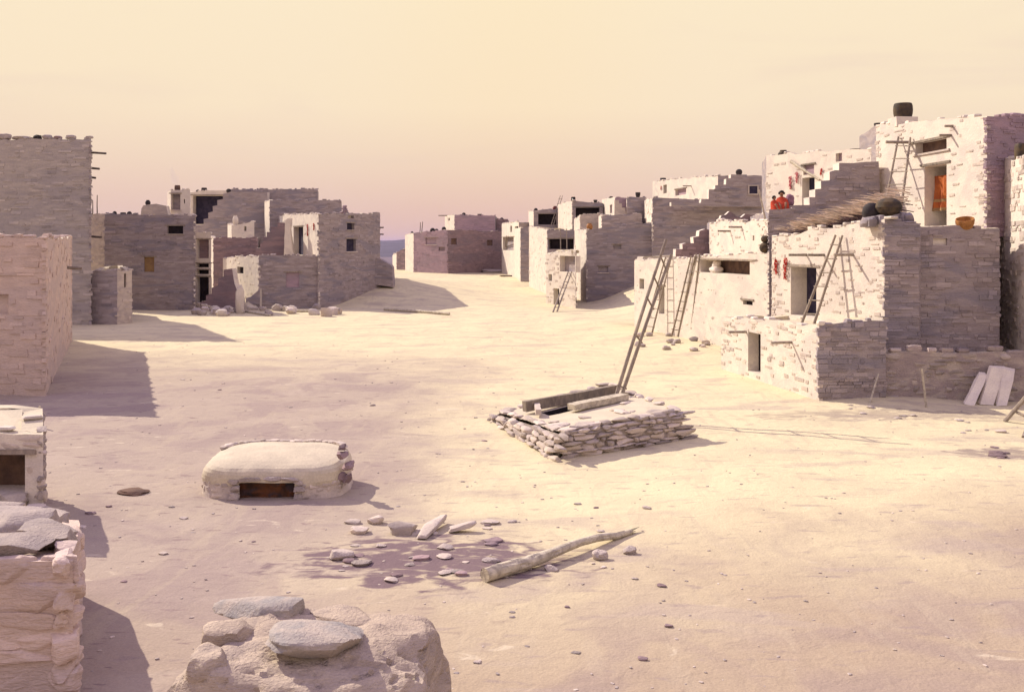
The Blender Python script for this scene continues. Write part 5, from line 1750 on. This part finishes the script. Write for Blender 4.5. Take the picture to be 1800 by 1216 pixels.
# ------------------------------------------------------------------ sky, sun, camera
world = bpy.data.worlds.new('World')
S.world = world
world.use_nodes = True
nt = world.node_tree
N, L = nt.nodes, nt.links
bg = N['Background']
tc = N.new('ShaderNodeTexCoord')
sp = N.new('ShaderNodeSeparateXYZ')
L.new(tc.outputs['Generated'], sp.inputs[0])
cr = N.new('ShaderNodeValToRGB')
L.new(sp.outputs[2], cr.inputs[0])
e = cr.color_ramp.elements
stops = [(0.0, (.59, .39, .34)), (.035, (.62, .43, .355)), (.085, (.675, .52, .395)), (.14, (.725, .595, .43)), (.25, (.735, .62, .445)), (.40, (.64, .52, .58)), (.65, (.59, .50, .72)), (1.0, (.54, .455, .74))]
e[0].position, e[0].color = stops[0][0], (*stops[0][1], 1)
e[1].position, e[1].color = stops[-1][0], (*stops[-1][1], 1)
for p_, c_ in stops[1:-1]:
    q_ = e.new(p_)
    q_.color = (*c_, 1)
mp = N.new('ShaderNodeMapping')
mp.inputs['Scale'].default_value = (1.3, 1.3, 9)
L.new(tc.outputs['Generated'], mp.inputs[0])
no = N.new('ShaderNodeTexNoise')
no.inputs['Scale'].default_value = 2.0
no.inputs['Detail'].default_value = 6
no.inputs['Distortion'].default_value = .4
L.new(mp.outputs[0], no.inputs['Vector'])
mr = N.new('ShaderNodeMapRange')
mr.interpolation_type = 'SMOOTHSTEP'
mr.inputs['From Min'].default_value = .48
mr.inputs['From Max'].default_value = .72
mr.inputs['To Max'].default_value = .3
L.new(no.outputs['Fac'], mr.inputs['Value'])
mx = N.new('ShaderNodeMix')
mx.data_type = 'RGBA'
L.new(mr.outputs[0], mx.inputs[0])
L.new(cr.outputs[0], mx.inputs[6])
mx.inputs[7].default_value = (.62, .475, .40, 1)
gl = N.new('ShaderNodeMapRange')     # warm tint added up the middle of the sky, after a paper stain
gl.interpolation_type = 'SMOOTHSTEP'
ab = N.new('ShaderNodeMath')
ab.operation = 'ABSOLUTE'
L.new(sp.outputs[0], ab.inputs[0])
L.new(ab.outputs[0], gl.inputs['Value'])
gl.inputs['From Min'].default_value = .0
gl.inputs['From Max'].default_value = .22
gl.inputs['To Min'].default_value = .3
gl.inputs['To Max'].default_value = 0
mg = N.new('ShaderNodeMix')
mg.data_type = 'RGBA'
mg.blend_type = 'MULTIPLY'
L.new(gl.outputs[0], mg.inputs[0])
L.new(mx.outputs[2], mg.inputs[6])
mg.inputs[7].default_value = (1.03, .97, .84, 1)
L.new(mg.outputs[2], bg.inputs['Color'])
bg.inputs['Strength'].default_value = 1.0

az, el = (0.76, -0.65), math.radians(36)
sun = bpy.data.lights.new('sun', 'SUN')
sun.energy = 4.5
sun.angle = math.radians(.5)
sun.color = (1.0, .885, .72)
so = bpy.data.objects.new('sun', sun)
C.objects.link(so)
d = Vector((az[0] * math.cos(el), az[1] * math.cos(el), -math.sin(el)))
so.rotation_euler = d.to_track_quat('-Z', 'Y').to_euler()

cam = bpy.data.cameras.new('camera')
cam.sensor_width = 36
cam.lens = 36 * F / 1800
cam.shift_y = -(608 - HY) / 1800
cam.clip_start, cam.clip_end = .1, 60000
co = bpy.data.objects.new('camera', cam)
C.objects.link(co)
co.location = (0, 0, CH)
co.rotation_euler = (math.pi / 2, 0, 0)
S.camera = co

S.view_settings.view_transform = 'Standard'
S.view_settings.look = 'None'
S.view_settings.exposure = .41
S.view_settings.gamma = 1
for o in bpy.data.objects:
    if '_o' in o:
        del o['_o']
